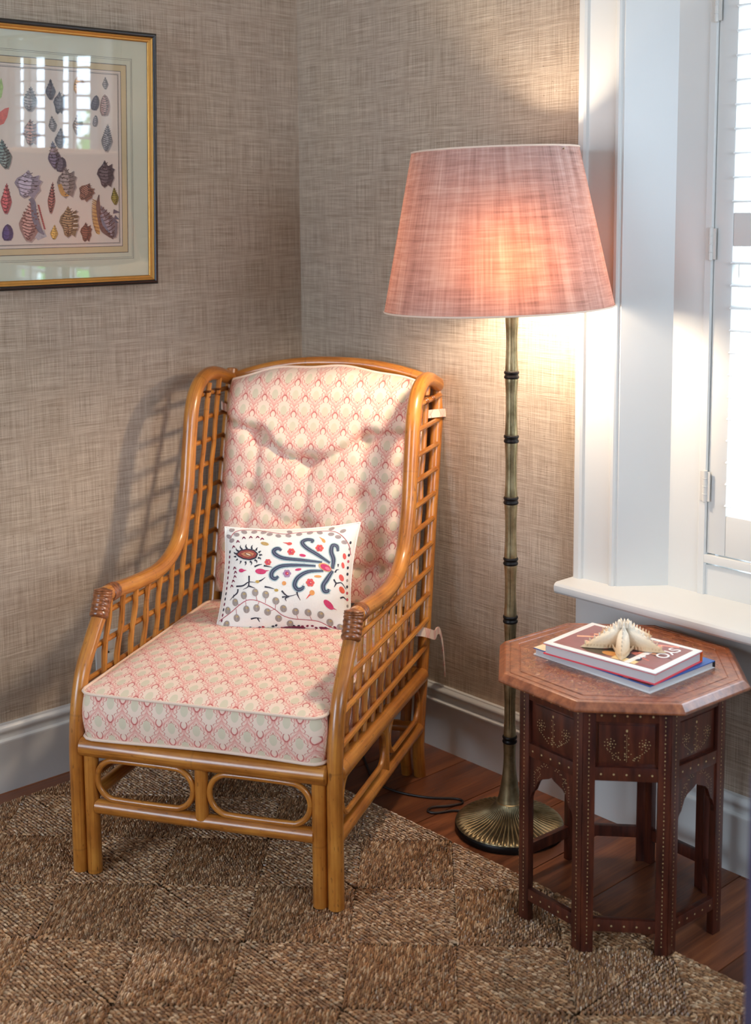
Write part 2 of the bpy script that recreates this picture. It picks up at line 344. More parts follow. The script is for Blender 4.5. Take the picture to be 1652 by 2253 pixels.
class G:
    def __init__(self): self.v = []; self.f = []; self.uv = []; self.c = []
    def add(self, verts, faces, uvs=None, cols=None):
        o = len(self.v); self.v.extend([tuple(p) for p in verts])
        for k, f in enumerate(faces):
            self.f.append(tuple(i + o for i in f))
            self.uv.append(uvs[k] if uvs is not None else [(0, 0)] * len(f))
            self.c.append(cols[k] if cols is not None else (1, 1, 1, 1))
    def tube(self, path, r, seg=12, closed=False, cap=True):
        P = np.asarray(path, float); n = len(P)
        r = np.full(n, r) if np.isscalar(r) else np.asarray(r, float)
        if closed: T = np.roll(P, -1, 0) - np.roll(P, 1, 0)
        else:
            T = np.gradient(P, axis=0)
        T /= np.linalg.norm(T, axis=1)[:, None] + 1e-12
        a = np.array([0, 0, 1.0]) if abs(T[0][2]) < 0.9 else np.array([1.0, 0, 0])
        nn = np.cross(T[0], a); nn /= np.linalg.norm(nn)
        L = np.concatenate([[0], np.cumsum(np.linalg.norm(np.diff(P, axis=0), axis=1))])
        V = []; rings = []
        if cap and not closed:
            P = np.vstack([P[0] - T[0] * r[0] * .16, P, P[-1] + T[-1] * r[-1] * .16]); T = np.vstack([T[0], T, T[-1]])
            r = np.concatenate([[r[0] * .8], r, [r[-1] * .8]]); L = np.concatenate([[L[0] - .002], L, [L[-1] + .002]]); n += 2
        for i in range(n):
            nn = nn - T[i] * (nn @ T[i]); nn /= np.linalg.norm(nn); bb = np.cross(T[i], nn)
            for k in range(seg):
                th = 2 * math.pi * k / seg
                V.append(P[i] + r[i] * (math.cos(th) * nn + math.sin(th) * bb))
        F = []; U = []; rm = float(np.mean(r)); st = 2 * math.pi * rm / seg
        tot = n if closed else n - 1
        Lc = np.append(L, L[-1] + np.linalg.norm(P[0] - P[-1]))
        for i in range(tot):
            j = (i + 1) % n
            for k in range(seg):
                k2 = (k + 1) % seg
                F.append((i * seg + k, i * seg + k2, j * seg + k2, j * seg + k))
                U.append([(Lc[i], k * st), (Lc[i], (k + 1) * st), (Lc[i + 1], (k + 1) * st), (Lc[i + 1], k * st)])
        if cap and not closed:
            F.append(tuple(range(seg - 1, -1, -1))); U.append([(0.01 * math.cos(6.28 * k / seg), .01 * math.sin(6.28 * k / seg)) for k in range(seg)])
            F.append(tuple((n - 1) * seg + k for k in range(seg))); U.append([(0.01 * math.cos(6.28 * k / seg), .01 * math.sin(6.28 * k / seg)) for k in range(seg)])
        self.add(V, F, U); return self
    def box(self, a, b, mtx=None):
        (x0, y0, z0), (x1, y1, z1) = a, b
        V = [Vector(p) for p in ((x0, y0, z0), (x1, y0, z0), (x1, y1, z0), (x0, y1, z0), (x0, y0, z1), (x1, y0, z1), (x1, y1, z1), (x0, y1, z1))]
        if mtx is not None: V = [mtx @ p for p in V]
        F = [(0, 3, 2, 1), (4, 5, 6, 7), (0, 1, 5, 4), (1, 2, 6, 5), (2, 3, 7, 6), (3, 0, 4, 7)]
        L0 = [(x0, y0, z0), (x1, y0, z0), (x1, y1, z0), (x0, y1, z0), (x0, y0, z1), (x1, y0, z1), (x1, y1, z1), (x0, y1, z1)]
        ax = [(0, 1), (0, 1), (0, 2), (1, 2), (0, 2), (1, 2)]
        self.add(V, F, [[(L0[i][p], L0[i][q]) for i in f] for f, (p, q) in zip(F, ax)]); return self
    def prism(self, poly, fn, t0, t1, cap=True):
        """2-D profile swept: fn(p, q, t) -> 3-D point."""
        n = len(poly); V = [fn(p, q, t) for t in (t0, t1) for p, q in poly]
        F = [(i, (i + 1) % n, n + (i + 1) % n, n + i) for i in range(n)]
        if cap: F += [tuple(range(n - 1, -1, -1)), tuple(range(n, 2 * n))]
        self.add(V, F); return self
    def lathe(self, prof, seg=48, mod=None, origin=(0, 0)):
        V = []; F = []; U = []
        for r, z in prof:
            for k in range(seg):
                th = 2 * math.pi * k / seg
                rr, zz = (r, z) if mod is None else mod(r, z, th)
                V.append((origin[0] + rr * math.cos(th), origin[1] + rr * math.sin(th), zz))
        n = len(prof)
        for i in range(n - 1):
            for k in range(seg):
                k2 = (k + 1) % seg
                F.append((i * seg + k, i * seg + k2, (i + 1) * seg + k2, (i + 1) * seg + k))
                U.append([(k / seg, prof[i][1]), ((k + 1) / seg, prof[i][1]), ((k + 1) / seg, prof[i + 1][1]), (k / seg, prof[i + 1][1])])
        F.append(tuple(range(seg - 1, -1, -1))); U.append([(0, 0)] * seg)
        F.append(tuple((n - 1) * seg + k for k in range(seg))); U.append([(0, 0)] * seg)
        self.add(V, F, U); return self
    def grid(self, Pts, U=None, closed_u=False):
        """Pts[ny][nx] 3-D, optional U[ny][nx] (u,v)."""
        ny, nx = len(Pts), len(Pts[0]); V = [p for row in Pts for p in row]; F = []; UV = []
        for j in range(ny - 1):
            for i in range(nx if closed_u else nx - 1):
                i2 = (i + 1) % nx
                F.append((j * nx + i, j * nx + i2, (j + 1) * nx + i2, (j + 1) * nx + i))
                if U is not None: UV.append([U[j][i], U[j][i2], U[j + 1][i2], U[j + 1][i]])
        self.add(V, F, UV if U is not None else None); return self
    def build(self, name, mat, parent=None, smooth=True, angle=40, bevel=0.0):
        me = bpy.data.meshes.new(name)
        me.from_pydata(self.v, [], self.f)
        ul = me.uv_layers.new(name='UVMap')
        ul.data.foreach_set('uv', np.array([c for u in self.uv for p in u for c in p], dtype=np.float32))
        if any(c != (1, 1, 1, 1) for c in self.c):
            ca = me.color_attributes.new('Col', 'FLOAT_COLOR', 'CORNER')
            arr = np.concatenate([np.tile(np.array(c, dtype=np.float32), len(f)) for c, f in zip(self.c, self.f)])
            ca.data.foreach_set('color', arr)
        bm = bmesh.new(); bm.from_mesh(me)
        bmesh.ops.recalc_face_normals(bm, faces=bm.faces)
        if bevel:
            bmesh.ops.remove_doubles(bm, verts=bm.verts, dist=1e-6)
            es = [e for e in bm.edges if len(e.link_faces) == 2 and e.calc_face_angle(0) > R(35)]
            bmesh.ops.bevel(bm, geom=es, offset=bevel, segments=2, profile=0.6, affect='EDGES', clamp_overlap=True)
        bm.to_mesh(me); bm.free()
        if smooth:
            me.polygons.foreach_set('use_smooth', [True] * len(me.polygons))
            me.set_sharp_from_angle(angle=R(angle))
        me.materials.append(M[mat] if isinstance(mat, str) else mat)
        o = bpy.data.objects.new(name, me); COL.objects.link(o)
        if parent is not None: o.parent = parent
        return o

def tag(o, label=None, cat=None, group=None, kind=None):
    if label: o['label'] = label
    if cat: o['category'] = cat
    if group: o['group'] = group
    if kind: o['kind'] = kind
    return o
def empty(name, loc=(0, 0, 0), rz=0.0):
    o = bpy.data.objects.new(name, None); COL.objects.link(o); o.location = loc; o.rotation_euler = (0, 0, rz)
    o.empty_display_size = 0.05; return o
def copy_part(o, parent, loc=None, rot=None, recurse=True):
    c = o.copy(); COL.objects.link(c); c.parent = parent
    if loc is not None: c.location = loc
    if rot is not None: c.rotation_euler = rot
    if recurse:
        for ch in list(o.children): copy_part(ch, c)
    return c

class Paint:
    """flat coloured shapes laid on a surface: f(x, y, layer) -> 3-D point"""
    def __init__(self, f): self.f = f; self.g = G(); self.k = 0
    def poly(self, pts, col, layer=1):
        self.k += 1; eps = layer + (self.k % 97) * 0.004
        cx = sum(p[0] for p in pts) / len(pts); cy = sum(p[1] for p in pts) / len(pts)
        V = [self.f(cx, cy, eps)] + [self.f(x, y, eps) for x, y in pts]; n = len(pts)
        F = [(0, i + 1, (i + 1) % n + 1) for i in range(n)]
        self.g.add(V, F, None, [col] * n)
    def ell(self, cx, cy, rx, ry, col, ang=0.0, layer=1, n=16):
        ca, sa = math.cos(R(ang)), math.sin(R(ang))
        self.poly([(cx + rx * math.cos(t) * ca - ry * math.sin(t) * sa, cy + rx * math.cos(t) * sa + ry * math.sin(t) * ca)
                   for t in np.linspace(0, 2 * math.pi, n, endpoint=False)], col, layer)
    def stroke(self, pts, wd, col, layer=1, sm=5):
        self.k += 1; eps = layer + (self.k % 97) * 0.004
        P = cr(pts, sm) if len(pts) > 2 else np.linspace(np.array(pts[0], float), np.array(pts[1], float), 6); n = len(P)
        wv = np.interp(np.linspace(0, 1, n), np.linspace(0, 1, len(wd)), wd) if not np.isscalar(wd) else np.full(n, wd)
        T = np.gradient(P, axis=0); T /= np.linalg.norm(T, axis=1)[:, None] + 1e-9; N = np.stack([-T[:, 1], T[:, 0]], 1)
        A = P + N * wv[:, None] / 2; Bq = P - N * wv[:, None] / 2
        V = [self.f(*p, eps) for p in A] + [self.f(*p, eps) for p in Bq]
        F = [(i, i + 1, n + i + 1, n + i) for i in range(n - 1)]
        self.g.add(V, F, None, [col] * (n - 1))
    def build(self, name, mat, parent): return self.g.build(name, mat, parent, smooth=False)

# ------------------------------------------------------------------ the room
ROOM_X, ROOM_Y, ROOM_Z = 4.4, -4.4, 2.72
fl = G().box((-0.2, ROOM_Y - .2, -0.12), (ROOM_X + .2, 0.22, -0.02)).build('floor', 'dark_gap', smooth=False); tag(fl, kind='structure')
bw = 0.166
bd = G().box((0.0012, 0, -0.02), (bw - 0.0012, 2.2, 0.0)).build('floor_board', 'floor_wood', fl, bevel=0.0012)
bd.location = (0.69 - 4 * bw - .0, -2.2, 0); bmesh_first = True
k = 0
for i in range(-1, 27):
    x = 0.69 - 4 * bw + i * bw
    sh = (i * 0.73) % 2.2
    for j in range(-1, 3):
        y1 = 0.0 + sh - j * 2.2; y0 = y1 - 2.2
        if y1 < ROOM_Y or y0 > 0.0: continue
        c = bd if k == 0 else copy_part(bd, fl, recurse=False)
        c.location = (x, y0, 0); c.scale = (1, 1, 1)
        if y1 > 0: c.scale = (1, -y0 / 2.2, 1)
        if x < -0.0: c.location.x = 0.0; c.scale = ((x + bw) / bw, c.scale[1], 1)
        k += 1
def wallbox(name, boxes, uvax):
    g = G()
    for a, b in boxes: g.box(a, b)
    return tag(g.build(name, 'grasscloth', smooth=False), kind='structure')
WX0, WX1, WZ0, WZ1 = 1.16, 2.22, 0.548, 2.10
wallbox('wall_left', [((-0.15, ROOM_Y - .15, -.02), (0, 0.22, ROOM_Z))], 0)
wallbox('wall_right', [((0, 0, -.02), (WX0, .22, ROOM_Z)), ((WX1, 0, -.02), (ROOM_X + .15, .22, ROOM_Z)),
                       ((WX0, 0, -.02), (WX1, .22, WZ0)), ((WX0, 0, WZ1), (WX1, .22, ROOM_Z))], 0)
FY0, FY1, FZ0, FZ1 = -1.9, -.6, 1.2, 2.32
wallbox('wall_far', [((ROOM_X, ROOM_Y - .15, -.02), (ROOM_X + .15, FY0, ROOM_Z)), ((ROOM_X, FY1, -.02), (ROOM_X + .15, 0, ROOM_Z)),
                     ((ROOM_X, FY0, -.02), (ROOM_X + .15, FY1, FZ0)), ((ROOM_X, FY0, FZ1), (ROOM_X + .15, FY1, ROOM_Z))], 0)
VX0, VX1, VZ0, VZ1 = 0.5, 1.9, 0.8, 2.2
wallbox('wall_rear', [((0, ROOM_Y - .15, -.02), (VX0, ROOM_Y, ROOM_Z)), ((VX1, ROOM_Y - .15, -.02), (ROOM_X, ROOM_Y, ROOM_Z)),
                      ((VX0, ROOM_Y - .15, -.02), (VX1, ROOM_Y, VZ0)), ((VX0, ROOM_Y - .15, VZ1), (VX1, ROOM_Y, ROOM_Z))], 0)
tag(G().box((-0.15, ROOM_Y - .15, ROOM_Z), (ROOM_X + .15, .22, ROOM_Z + .1)).build('ceiling', 'ceiling_paint', smooth=False), kind='structure')
BB = [(0, 0), (.020, 0), (.020, .127), (.0212, .1305), (.0205, .1335), (.011, .1365), (.0105, .145), (.0125, .150), (.0165, .155),
      (.0185, .161), (.0165, .167), (.0115, .171), (.0105, .1725), (.0105, .175), (0, .175)]
tag(G().prism(BB, lambda p, q, t: (p, t, q), ROOM_Y, 0).build('baseboard_left', 'white_paint', angle=50), kind='structure')
tag(G().prism(BB, lambda p, q, t: (t, -p, q), 0, ROOM_X).build('baseboard_right', 'white_paint', angle=50), kind='structure')

# window in view, plantation shutters
win = tag(empty('window_1', (1.69, 0, 0.58)), kind='structure')
def WL(x, y, z): return (x - 1.69, y, z - 0.58)
CAS = [(0, .0), (0, .030), (.004, .034), (.018, .034), (.023, .030), (.0245, .022), (.029, .021), (.095, .021), (.0985, .0235),
       (.1035, .0275), (.1105, .0275), (.114, .024), (.1155, .018), (.120, .018), (.120, 0)]
for sx in (1, -1):
    g = G().prism([(p * sx - .637 * sx, -q) for p, q in CAS], lambda p, q, t: (p, q, t), 0.0, 1.66)
    g.build('casing', 'white_paint', win, angle=25)
    # splayed reveal board
    G().prism([(-.517 * sx, -.018), (-.44 * sx, .075), (-.44 * sx, .09), (-.535 * sx, -.0)], lambda p, q, t: (p, q, t), 0.0, 1.5).build('reveal', 'white_paint', win, smooth=False)
    # frame stile holding the shutters
    G().prism([(-.445 * sx, .075), (-.362 * sx, .075), (-.358 * sx, .071), (-.343 * sx, .071), (-.341 * sx, .075), (-.341 * sx, .115), (-.445 * sx, .115)],
              lambda p, q, t: (p, q, t), 0.0, 1.5).build('shutter_frame', 'white_paint', win, smooth=False)
G().prism([(p - .637 + .12 - .12, -q) for p, q in CAS], lambda p, q, t: (t, q, 1.66 - (p + .637)), -.637, .637).build('head_casing', 'white_paint', win, angle=25)
G().box((-.54, -.02, 1.42), (.54, .115, 1.54)).build('head_jamb', 'white_paint', win, smooth=False)
G().box((-.345, .078, 0.0), (.345, .115, .070)).build('bottom_frame', 'white_paint', win, smooth=False)
G().box((-.343, .071, .075), (.343, .10, .094)).build('bottom_stop', 'white_paint', win, bevel=.002)
SP = [(.10, 0), (.10, -.028), (-.088, -.028), (-.094, -.026), (-.098, -.021), (-.099, -.014), (-.098, -.007), (-.094, -.002), (-.088, 0)]
G().prism(SP, lambda p, q, t: (t, p, q), -.640, .640).build('sill', 'white_paint', win, angle=30)
G().box((-.637, -.020, -.15), (.637, 0, -.028)).build('apron', 'white_paint', win, bevel=.003)
# sash and glass behind the shutters
g = G()
for a, b in (((-.36, .15, 0), (-.32, .19, 1.5)), ((.32, .15, 0), (.36, .19, 1.5)), ((-.36, .15, 0), (.36, .19, .05)), ((-.36, .15, .72), (.36, .19, .76)), ((-.36, .15, 1.4), (.36, .19, 1.46)),
             ((-.012, .16, 0), (.012, .185, 1.46))): g.box(a, b)
g.build('sash', 'white_paint', win, smooth=False)
G().box((-.33, .168, .04), (.33, .171, 1.42)).build('pane', 'window_glass', win, smooth=False)
PX = [(-.340, -.003), (.003, .340)]
lg = G()
prof = [(.024 * math.cos(t), .0042 * math.sin(t)) for t in np.linspace(0, 2 * math.pi, 14, endpoint=False)]
ta = R(5)
prof = [(p * math.cos(ta) - q * math.sin(ta), p * math.sin(ta) + q * math.cos(ta)) for p, q in prof]
louver0 = None
for (a, b) in PX:
    sp = G(); wl = (b - a); st = .047
    z0, z1 = .097, 1.415
    for c, d in (((a, .078, z0), (a + st, .106, z1)), ((b - st, .078, z0), (b, .106, z1)), ((a + st, .0785, z0), (b - st, .1055, .19)),
                 ((a + st, .0785, .792), (b - st, .1055, .865)), ((a + st, .0785, 1.345), (b - st, .1055, z1))): sp.box(c, d)
    pan = sp.build('shutter_panel', 'white_paint', win, bevel=.0025)
    zs_ = list(np.arange(.19 + .026, .79, .0492)) + list(np.arange(.865 + .026, 1.34, .0516))
    for z in zs_:
        if louver0 is None:
            louver0 = G().prism(prof, lambda p, q, t: (t, p, q), -(wl - 2 * st) / 2 + .001, (wl - 2 * st) / 2 - .001).build('louver', 'louver_paint', pan)
            c = louver0
        else: c = copy_part(louver0, pan)
        c.location = ((a + b) / 2, .092, z)
    for za, zb in ((.20, .78), (.875, 1.335)):
        G().box(((a + b) / 2 - .035, .061, za), ((a + b) / 2 - .025, .068, zb)).build('tilt_rod', 'white_paint', pan, bevel=.002)
for z in (.252, .797, 1.31):
    h = G()
    h.tube([(-.343, .070, z - .036), (-.343, .070, z + .036)], .0055, 10)
    for q in (-.018, .0, .018): h.tube([(-.343, .070, z + q - .0008), (-.343, .070, z + q + .0008)], .0062, 10)
    h.box((-.356, .0695, z - .034), (-.331, .0725, z + .034))
    h.build('hinge', 'outlet_plastic', win)
# rear window (behind the camera)
win2 = tag(empty('window_2', (1.2, ROOM_Y, 1.5)), kind='structure')
g = G()
for a, b in (((-.79, -.02, -.78), (-.68, .03, .78)), ((.68, -.02, -.78), (.79, .03, .78)), ((-.79, -.02, .68), (.79, .03, .80)), ((-.82, -.02, -.76), (.82, .06, -.70)),
             ((-.02, -.10, -.70), (.02, -.06, .70)), ((-.70, -.10, -.02), (.70, -.06, .02))): g.box(a, b)
g.build('frame', 'white_paint', win2, smooth=False)
G().box((-.70, -.09, -.70), (.70, -.086, .70)).build('pane', 'window_glass', win2, smooth=False)
win3 = tag(empty('window_3', (ROOM_X, -1.25, 1.76)), kind='structure')
g = G()
for a, b in (((-.03, -.72, -.63), (.02, -.63, .63)), ((-.03, .63, -.63), (.02, .72, .63)), ((-.03, -.72, .54), (.02, .72, .64)), ((-.07, -.74, -.61), (.02, .74, -.55)),
             ((.06, -.03, -.56), (.10, .03, .56)), ((.06, -.65, -.03), (.10, .65, .03))): g.box(a, b)
g.build('frame', 'white_paint', win3, smooth=False)
G().box((.086, -.65, -.56), (.09, .65, .56)).build('pane', 'window_glass', win3, smooth=False)

# wall outlet seen through the chair's lattice
wo = tag(empty('wall_outlet', (0.0, -0.690, 0.289)), 'white wall outlet plate on the left wall behind the armchair lattice', 'outlet')
G().box((0, -.037, -.058), (.006, .037, .058)).build('cover_plate', 'outlet_plastic', wo, bevel=.0025)
g = G()
for dz in (-.02, .02):
    g.box((.006, -.016, dz - .014), (.0075, .016, dz + .014))
g.build('socket_face', 'outlet_plastic', wo, bevel=.001)
G().tube([(.006, 0, 0), (.0078, 0, 0)], .003, 10).build('screw', 'nail', wo)

# ------------------------------------------------------------------ rug
rug = tag(empty('rug', (0.09, -0.38, 0)), 'woven tan seagrass rug of square coiled tiles under the rattan armchair', 'rug')
TS = 0.30
def rug_tile(seed):
    rg = np.random.default_rng(seed); g = G()
    g.box((-.149, -.149, 0), (.149, .149, .006))
    nb = len(g.f); g.c = [(.07, .04, .02, 1)] * nb
    wc = .150 / 8
    pal = [S(132, 88, 52), S(154, 108, 68), S(172, 126, 84), S(188, 146, 104), S(204, 168, 130), S(146, 104, 70)]
    NR = 19; wr = .149 / NR
    for kx in range(NR):
        h = .149 - (kx + .5) * wr                                  # distance of this rope from the tile centre
        n = max(1, int(round(2 * h / .0056))); hm = h - .002
        for sd in range(4):
            c_, s_ = [(1, 0), (0, 1), (-1, 0), (0, -1)][sd]
            for i in range(n):
                e = -hm + 2 * hm * (i + .5 + rg.normal(0, .12)) / n
                px, py = e * c_ + h * s_, e * s_ - h * c_
                nx_, ny_ = -s_, c_
                an = R(30) + rg.normal(0, .10)
                dx, dy = c_ * math.cos(an) + nx_ * math.sin(an), s_ * math.cos(an) + ny_ * math.sin(an)
                ox, oy = -dy, dx
                cx, cy = px + nx_ * rg.normal(0, .0004), py + ny_ * rg.normal(0, .0004)
                l = .0066 * (1 + rg.normal(0, .14)); wd = .0021 * (1 + rg.normal(0, .10)); zt = .0108 + rg.normal(0, .0007)
                tl = rg.normal(0, .0006)
                V = []
                for a, z in ((-1, .0074), (-.5, zt - tl), (.45, zt + .0012 + tl), (1, .0082)):
                    ww = wd * (.5 if abs(a) == 1 else 1)
                    for o_, dz in ((-1, -.0036), (-.6, -.0008), (0, 0.0), (.6, -.0008), (1, -.0036)):
                        V.append((cx + dx * l * a + ox * ww * o_, cy + dy * l * a + oy * ww * o_, max(.004, z + dz)))
                F = [(r_ * 5 + q_, r_ * 5 + q_ + 1, r_ * 5 + q_ + 6, r_ * 5 + q_ + 5) for r_ in range(3) for q_ in range(4)]
                c0 = pal[rg.integers(len(pal))]; b_ = .6 + .7 * rg.random()
                g.add(V, F, None, [(c0[0] * b_, c0[1] * b_, c0[2] * b_, 1)] * 12)
    return g.build('woven_square', 'rug_strand', rug, smooth=False)
protos = [rug_tile(11), rug_tile(12), rug_tile(13)]
kk = 0
for i in range(9):
    for j in range(10):
        if kk < 3: o = protos[kk]
        else: o = copy_part(protos[(i * 5 + j * 3) % 3], rug)
        o.location = (TS * (i + .5), -TS * (j + .5), 0)
        o.rotation_euler = (0, 0, R(90) * ((i * 3 + j * 7) % 4) + R(random.uniform(-.8, .8)))
        kk += 1

# ------------------------------------------------------------------ rattan armchair
CH, CA = (0.771, -0.919, 0.0), R(30.897)
chair = tag(empty('armchair', CH, CA), 'honey rattan wing armchair with open lattice sides in the wallpapered corner', 'armchair')
ZF = 0.0125     # top of the rug
SX = 0.298
LEG = cr([(0, ZF), (0, .16), (.002, .32), (.030, .44), (.080, .51), (.118, .555), (.140, .600)], 8)
ARM = cr([(.142, .596), (.20, .592), (.30, .582), (.40, .578), (.47, .589), (.527, .618), (.560, .662), (.595, .75), (.618, .865), (.637, .944),
          (.665, .992), (.71, 1.020), (.76, 1.028), (.81, 1.022), (.86, 1.008), (.903, .995)], 7)
def post(z0): return cr([(.690, z0), (.675, .07), (.680, .138), (.715, .27), (.760, .44), (.800, .61), (.857, .82), (.905, 1.0), (.911, 1.022)], 7)
POST = post(ZF)
FRONT = np.vstack([LEG, ARM])
def yz(c, x): return [(x, y, z) for y, z in c]
def post_y(z): return float(np.interp(z, POST[::1, 1], POST[:, 0]))
for s in (-1, 1):
    x = s * SX
    G().tube(yz(LEG, x), np.linspace(.0172, .0165, len(LEG)), 16).build('front_leg', 'rattan', chair)
    G().tube(yz(ARM, x), .0188, 16).build('arm', 'rattan', chair)
    zb = 0.0 if s > 0 else ZF
    G().tube(yz(post(zb), x), .0158, 14).build('back_leg', 'rattan', chair)
    G().tube([(s * .2635, 0, ZF), (s * .2635, 0, .15), (s * .2635, 0, .283)], .0163, 14).build('inner_front_leg', 'rattan', chair)
    pl = post(zb)
    pl = np.array([p for p in pl if p[1] < .26])
    G().tube(yz(pl, s * .262), .0145, 12).build('inner_back_leg', 'rattan', chair)
    # wrapped joint at the front of the arm
    ax = np.array([(x, .116, .553), (x, .128, .575), (x, .138, .597), (x, .142, .612)])
    pth = cr(ax, 16); n = len(pth); tt = np.linspace(0, 1, n)
    rr = .0205 + .0016 * np.abs(np.sin(tt * math.pi * 7.0)); rr[-6:] *= np.array([1, .98, .93, .84, .7, .5])
    G().tube(pth, rr, 18).build('arm_cap', 'rattan_binding', chair)
    g = G()
    for q in (.168, .178, .188):
        g.tube([(x, q - .004, .594), (x, q + .004, .5925)], .0208, 14)
    g.build('arm_binding', 'rattan_binding', chair)
    # rails and ovals of the side skirt
    G().tube([(x, .012, .303), (x, .36, .285), (x, .705, .265)], .0200, 14).build('side_rail', 'rattan', chair)
    G().tube([(x, .012, .162), (x, .36, .149), (x, .668, .136)], .0155, 12).build('lower_side_rail', 'rattan', chair)
    G().tube([(x, .362, .155), (x, .362, .275)], .0125, 12).build('side_post', 'rattan', chair)
    for ya, yb in ((.028, .342), (.384, .655)):
        yc, hl = (ya + yb) / 2, (yb - ya) / 2; hh = .043; ov = []
        for t in np.linspace(0, 2 * math.pi, 56, endpoint=False):
            c_, s_ = math.cos(t), math.sin(t)
            yy = yc + (hl - hh) * (1 if c_ > 0 else -1) * min(1, abs(c_) * 6) + hh * c_
            ov.append((x + s * .004, yy, .2255 - (yy - .36) * .043 + hh * s_))
        G().tube(ov, .0062, 8, closed=True).build('oval_ring', 'rattan', chair)
    # lattice
    xu, xr = (s * (SX - .006), s * (SX + .007))
    ups = []
    for k in range(9):
        y0 = .099 + .0655 * k
        def yy(z): return y0 + .28 * (z - .36)
        top = None
        for z in np.arange(.34, 1.04, .004):
            d = np.hypot(ARM[:, 0] - yy(z), ARM[:, 1] - z).min(); d2 = np.hypot(LEG[:, 0] - yy(z), LEG[:, 1] - z).min()
            if (z > .5 and d < .010): top = z; 
            if top is not None and d > .012: break
            if top is not None and k < 7: break
        if k >= 7: top = 1.005 if k == 7 else 1.012
        top = top or .58
        zb_ = .292 - .05 * (y0 / .7)
        zz = np.linspace(zb_, top, 14)
        ph = rng.random() * 6
        P = [(xu + .0012 * math.sin(z * 40 + ph), yy(z) + .0022 * math.sin(z * 55 + ph), z) for z in zz]
        o = G().tube(P, .0070 + .0006 * np.sin(zz * 90 + ph), 8).build('lattice_upright', 'rattan', chair)
        ups.append((k, y0, top, o))
    rows = []
    for zb_ in [.335, .403, .468, .533] + [.533 + .0632 * (q + 1) for q in range(7)]:
        def zr(y): return zb_ + .022 * (1 - y / .75)
        # front end on the curved front member
        cand = [(p[0], abs(zr(p[0]) - p[1])) for p in FRONT if p[1] > .25 and (zb_ > .57) == (p[0] > .45) and p[0] < .70]
        if zb_ > .57: cand = [(p[0], abs(zr(p[0]) - p[1])) for p in ARM if .5 < p[0] < .70]
        ys = min(cand, key=lambda q: q[1])[0]
        ye = post_y(zb_)
        P = [(xr, y, zr(y)) for y in np.linspace(ys, ye, 9)]
        G().tube(P, .0066, 8).build('lattice_rail', 'rattan', chair)
        rows.append((zr, ys, ye))
    for k, y0, top, o in ups:
        g = G(); cnt = 0
        for zr, ys, ye in rows:
            z = zr(y0)
            for _ in range(4): z = zr(y0 + .28 * (z - .36))
            y = y0 + .28 * (z - .36)
            if ys - .004 < y < ye and z < top + .01:
                for q in (-.0075, .0075):
                    g.tube([(xr, y + q - .0014, z), (xr, y + q + .0014, z)], .0084, 8)
                g.tube([(xu, y, z - .009), (xu, y, z - .0062)], .0088, 8); g.tube([(xu, y, z + .0062), (xu, y, z + .009)], .0088, 8)
                cnt += 1
        if cnt: g.build('binding', 'rattan_binding', o)
G().tube([(-.281, -.004, .302), (0, -.005, .301), (.281, -.004, .302)], .0212, 16).build('front_rail', 'rattan', chair)
G().tube([(-.252, .0, .166), (0, -.001, .165), (.252, 0, .166)], .0168, 14).build('lower_front_rail', 'rattan', chair)
G().tube([(0, -.004, .172), (0, -.004, .290)], .0148, 14).build('center_post', 'rattan', chair)
for s in (-1, 1):
    hl, hh = .1135, .0455; ov = []
    for t in np.linspace(0, 2 * math.pi, 56, endpoint=False):
        c_, s_ = math.cos(t), math.sin(t)
        xx = s * .1325 + (hl - hh) * (1 if c_ > 0 else -1) * min(1, abs(c_) * 6) + hh * c_
        ov.append((xx, -.006, .2325 + hh * s_))
    G().tube(ov, .0066, 10, closed=True).build('oval_ring', 'rattan', chair)
for y, nm in ((.70, 'back_rail'),):
    G().tube([(-.298, .715, .268), (.298, .715, .268)], .0165, 12).build(nm, 'rattan', chair)
    G().tube([(-.298, .672, .137), (.298, .672, .137)], .0145, 12).build('lower_back_rail', 'rattan', chair)
tr = [(xx, .908 + .012 * (1 - (xx / .298) ** 2), .995 + .052 * (1 - (abs(xx) / .298) ** 2.2)) for xx in np.linspace(-.298, .298, 25)]
G().tube(tr, .0160, 14).build('top_rail', 'rattan', chair)
cane = None
for xx in np.linspace(-.24, .24, 7):
    zt = .985 + .05 * (1 - (abs(xx) / .298) ** 2)
    P = [(xx, float(np.interp(z, POST[:, 1], POST[:, 0])) + .004, z) for z in np.linspace(.275, zt, 10)]
    G().tube(P, .0072, 8).build('back_cane', 'rattan', chair)
for yy_ in (.09, .20, .31, .42, .53, .64):
    G().tube([(-.288, yy_, .297 - yy_ * .05), (.288, yy_, .297 - yy_ * .05)], .0105, 8).build('seat_cane', 'rattan', chair)

# seat cushion
sc_ = tag(empty('seat_cushion', (*CH[:2], 0.319), CA), 'pink damask box cushion with piping on the armchair seat', 'cushion')
def rrect(hx, y0, y1, rad, n=28):
    out = []; hy = (y1 - y0) / 2; yc = (y0 + y1) / 2
    for cx, cy, a0 in ((hx - rad, hy - rad, 0), (-hx + rad, hy - rad, 90), (-hx + rad, -hy + rad, 180), (hx - rad, -hy + rad, 270)):
        for t in np.linspace(0, 90, 7): out.append((cx + rad * math.cos(R(a0 + t)), yc + cy + rad * math.sin(R(a0 + t))))
    P = np.array(out + [out[0]]); L = np.concatenate([[0], np.cumsum(np.linalg.norm(np.diff(P, axis=0), axis=1))])
    t = np.linspace(0, L[-1], n * 6, endpoint=False)
    return np.stack([np.interp(t, L, P[:, 0]), np.interp(t, L, P[:, 1])], 1)
OUT = rrect(.276, -.016, .675, .028); cen = np.array([0, .33]); NO = len(OUT)
per = np.concatenate([[0], np.cumsum(np.linalg.norm(np.diff(np.vstack([OUT, OUT[:1]]), axis=0), axis=1))])
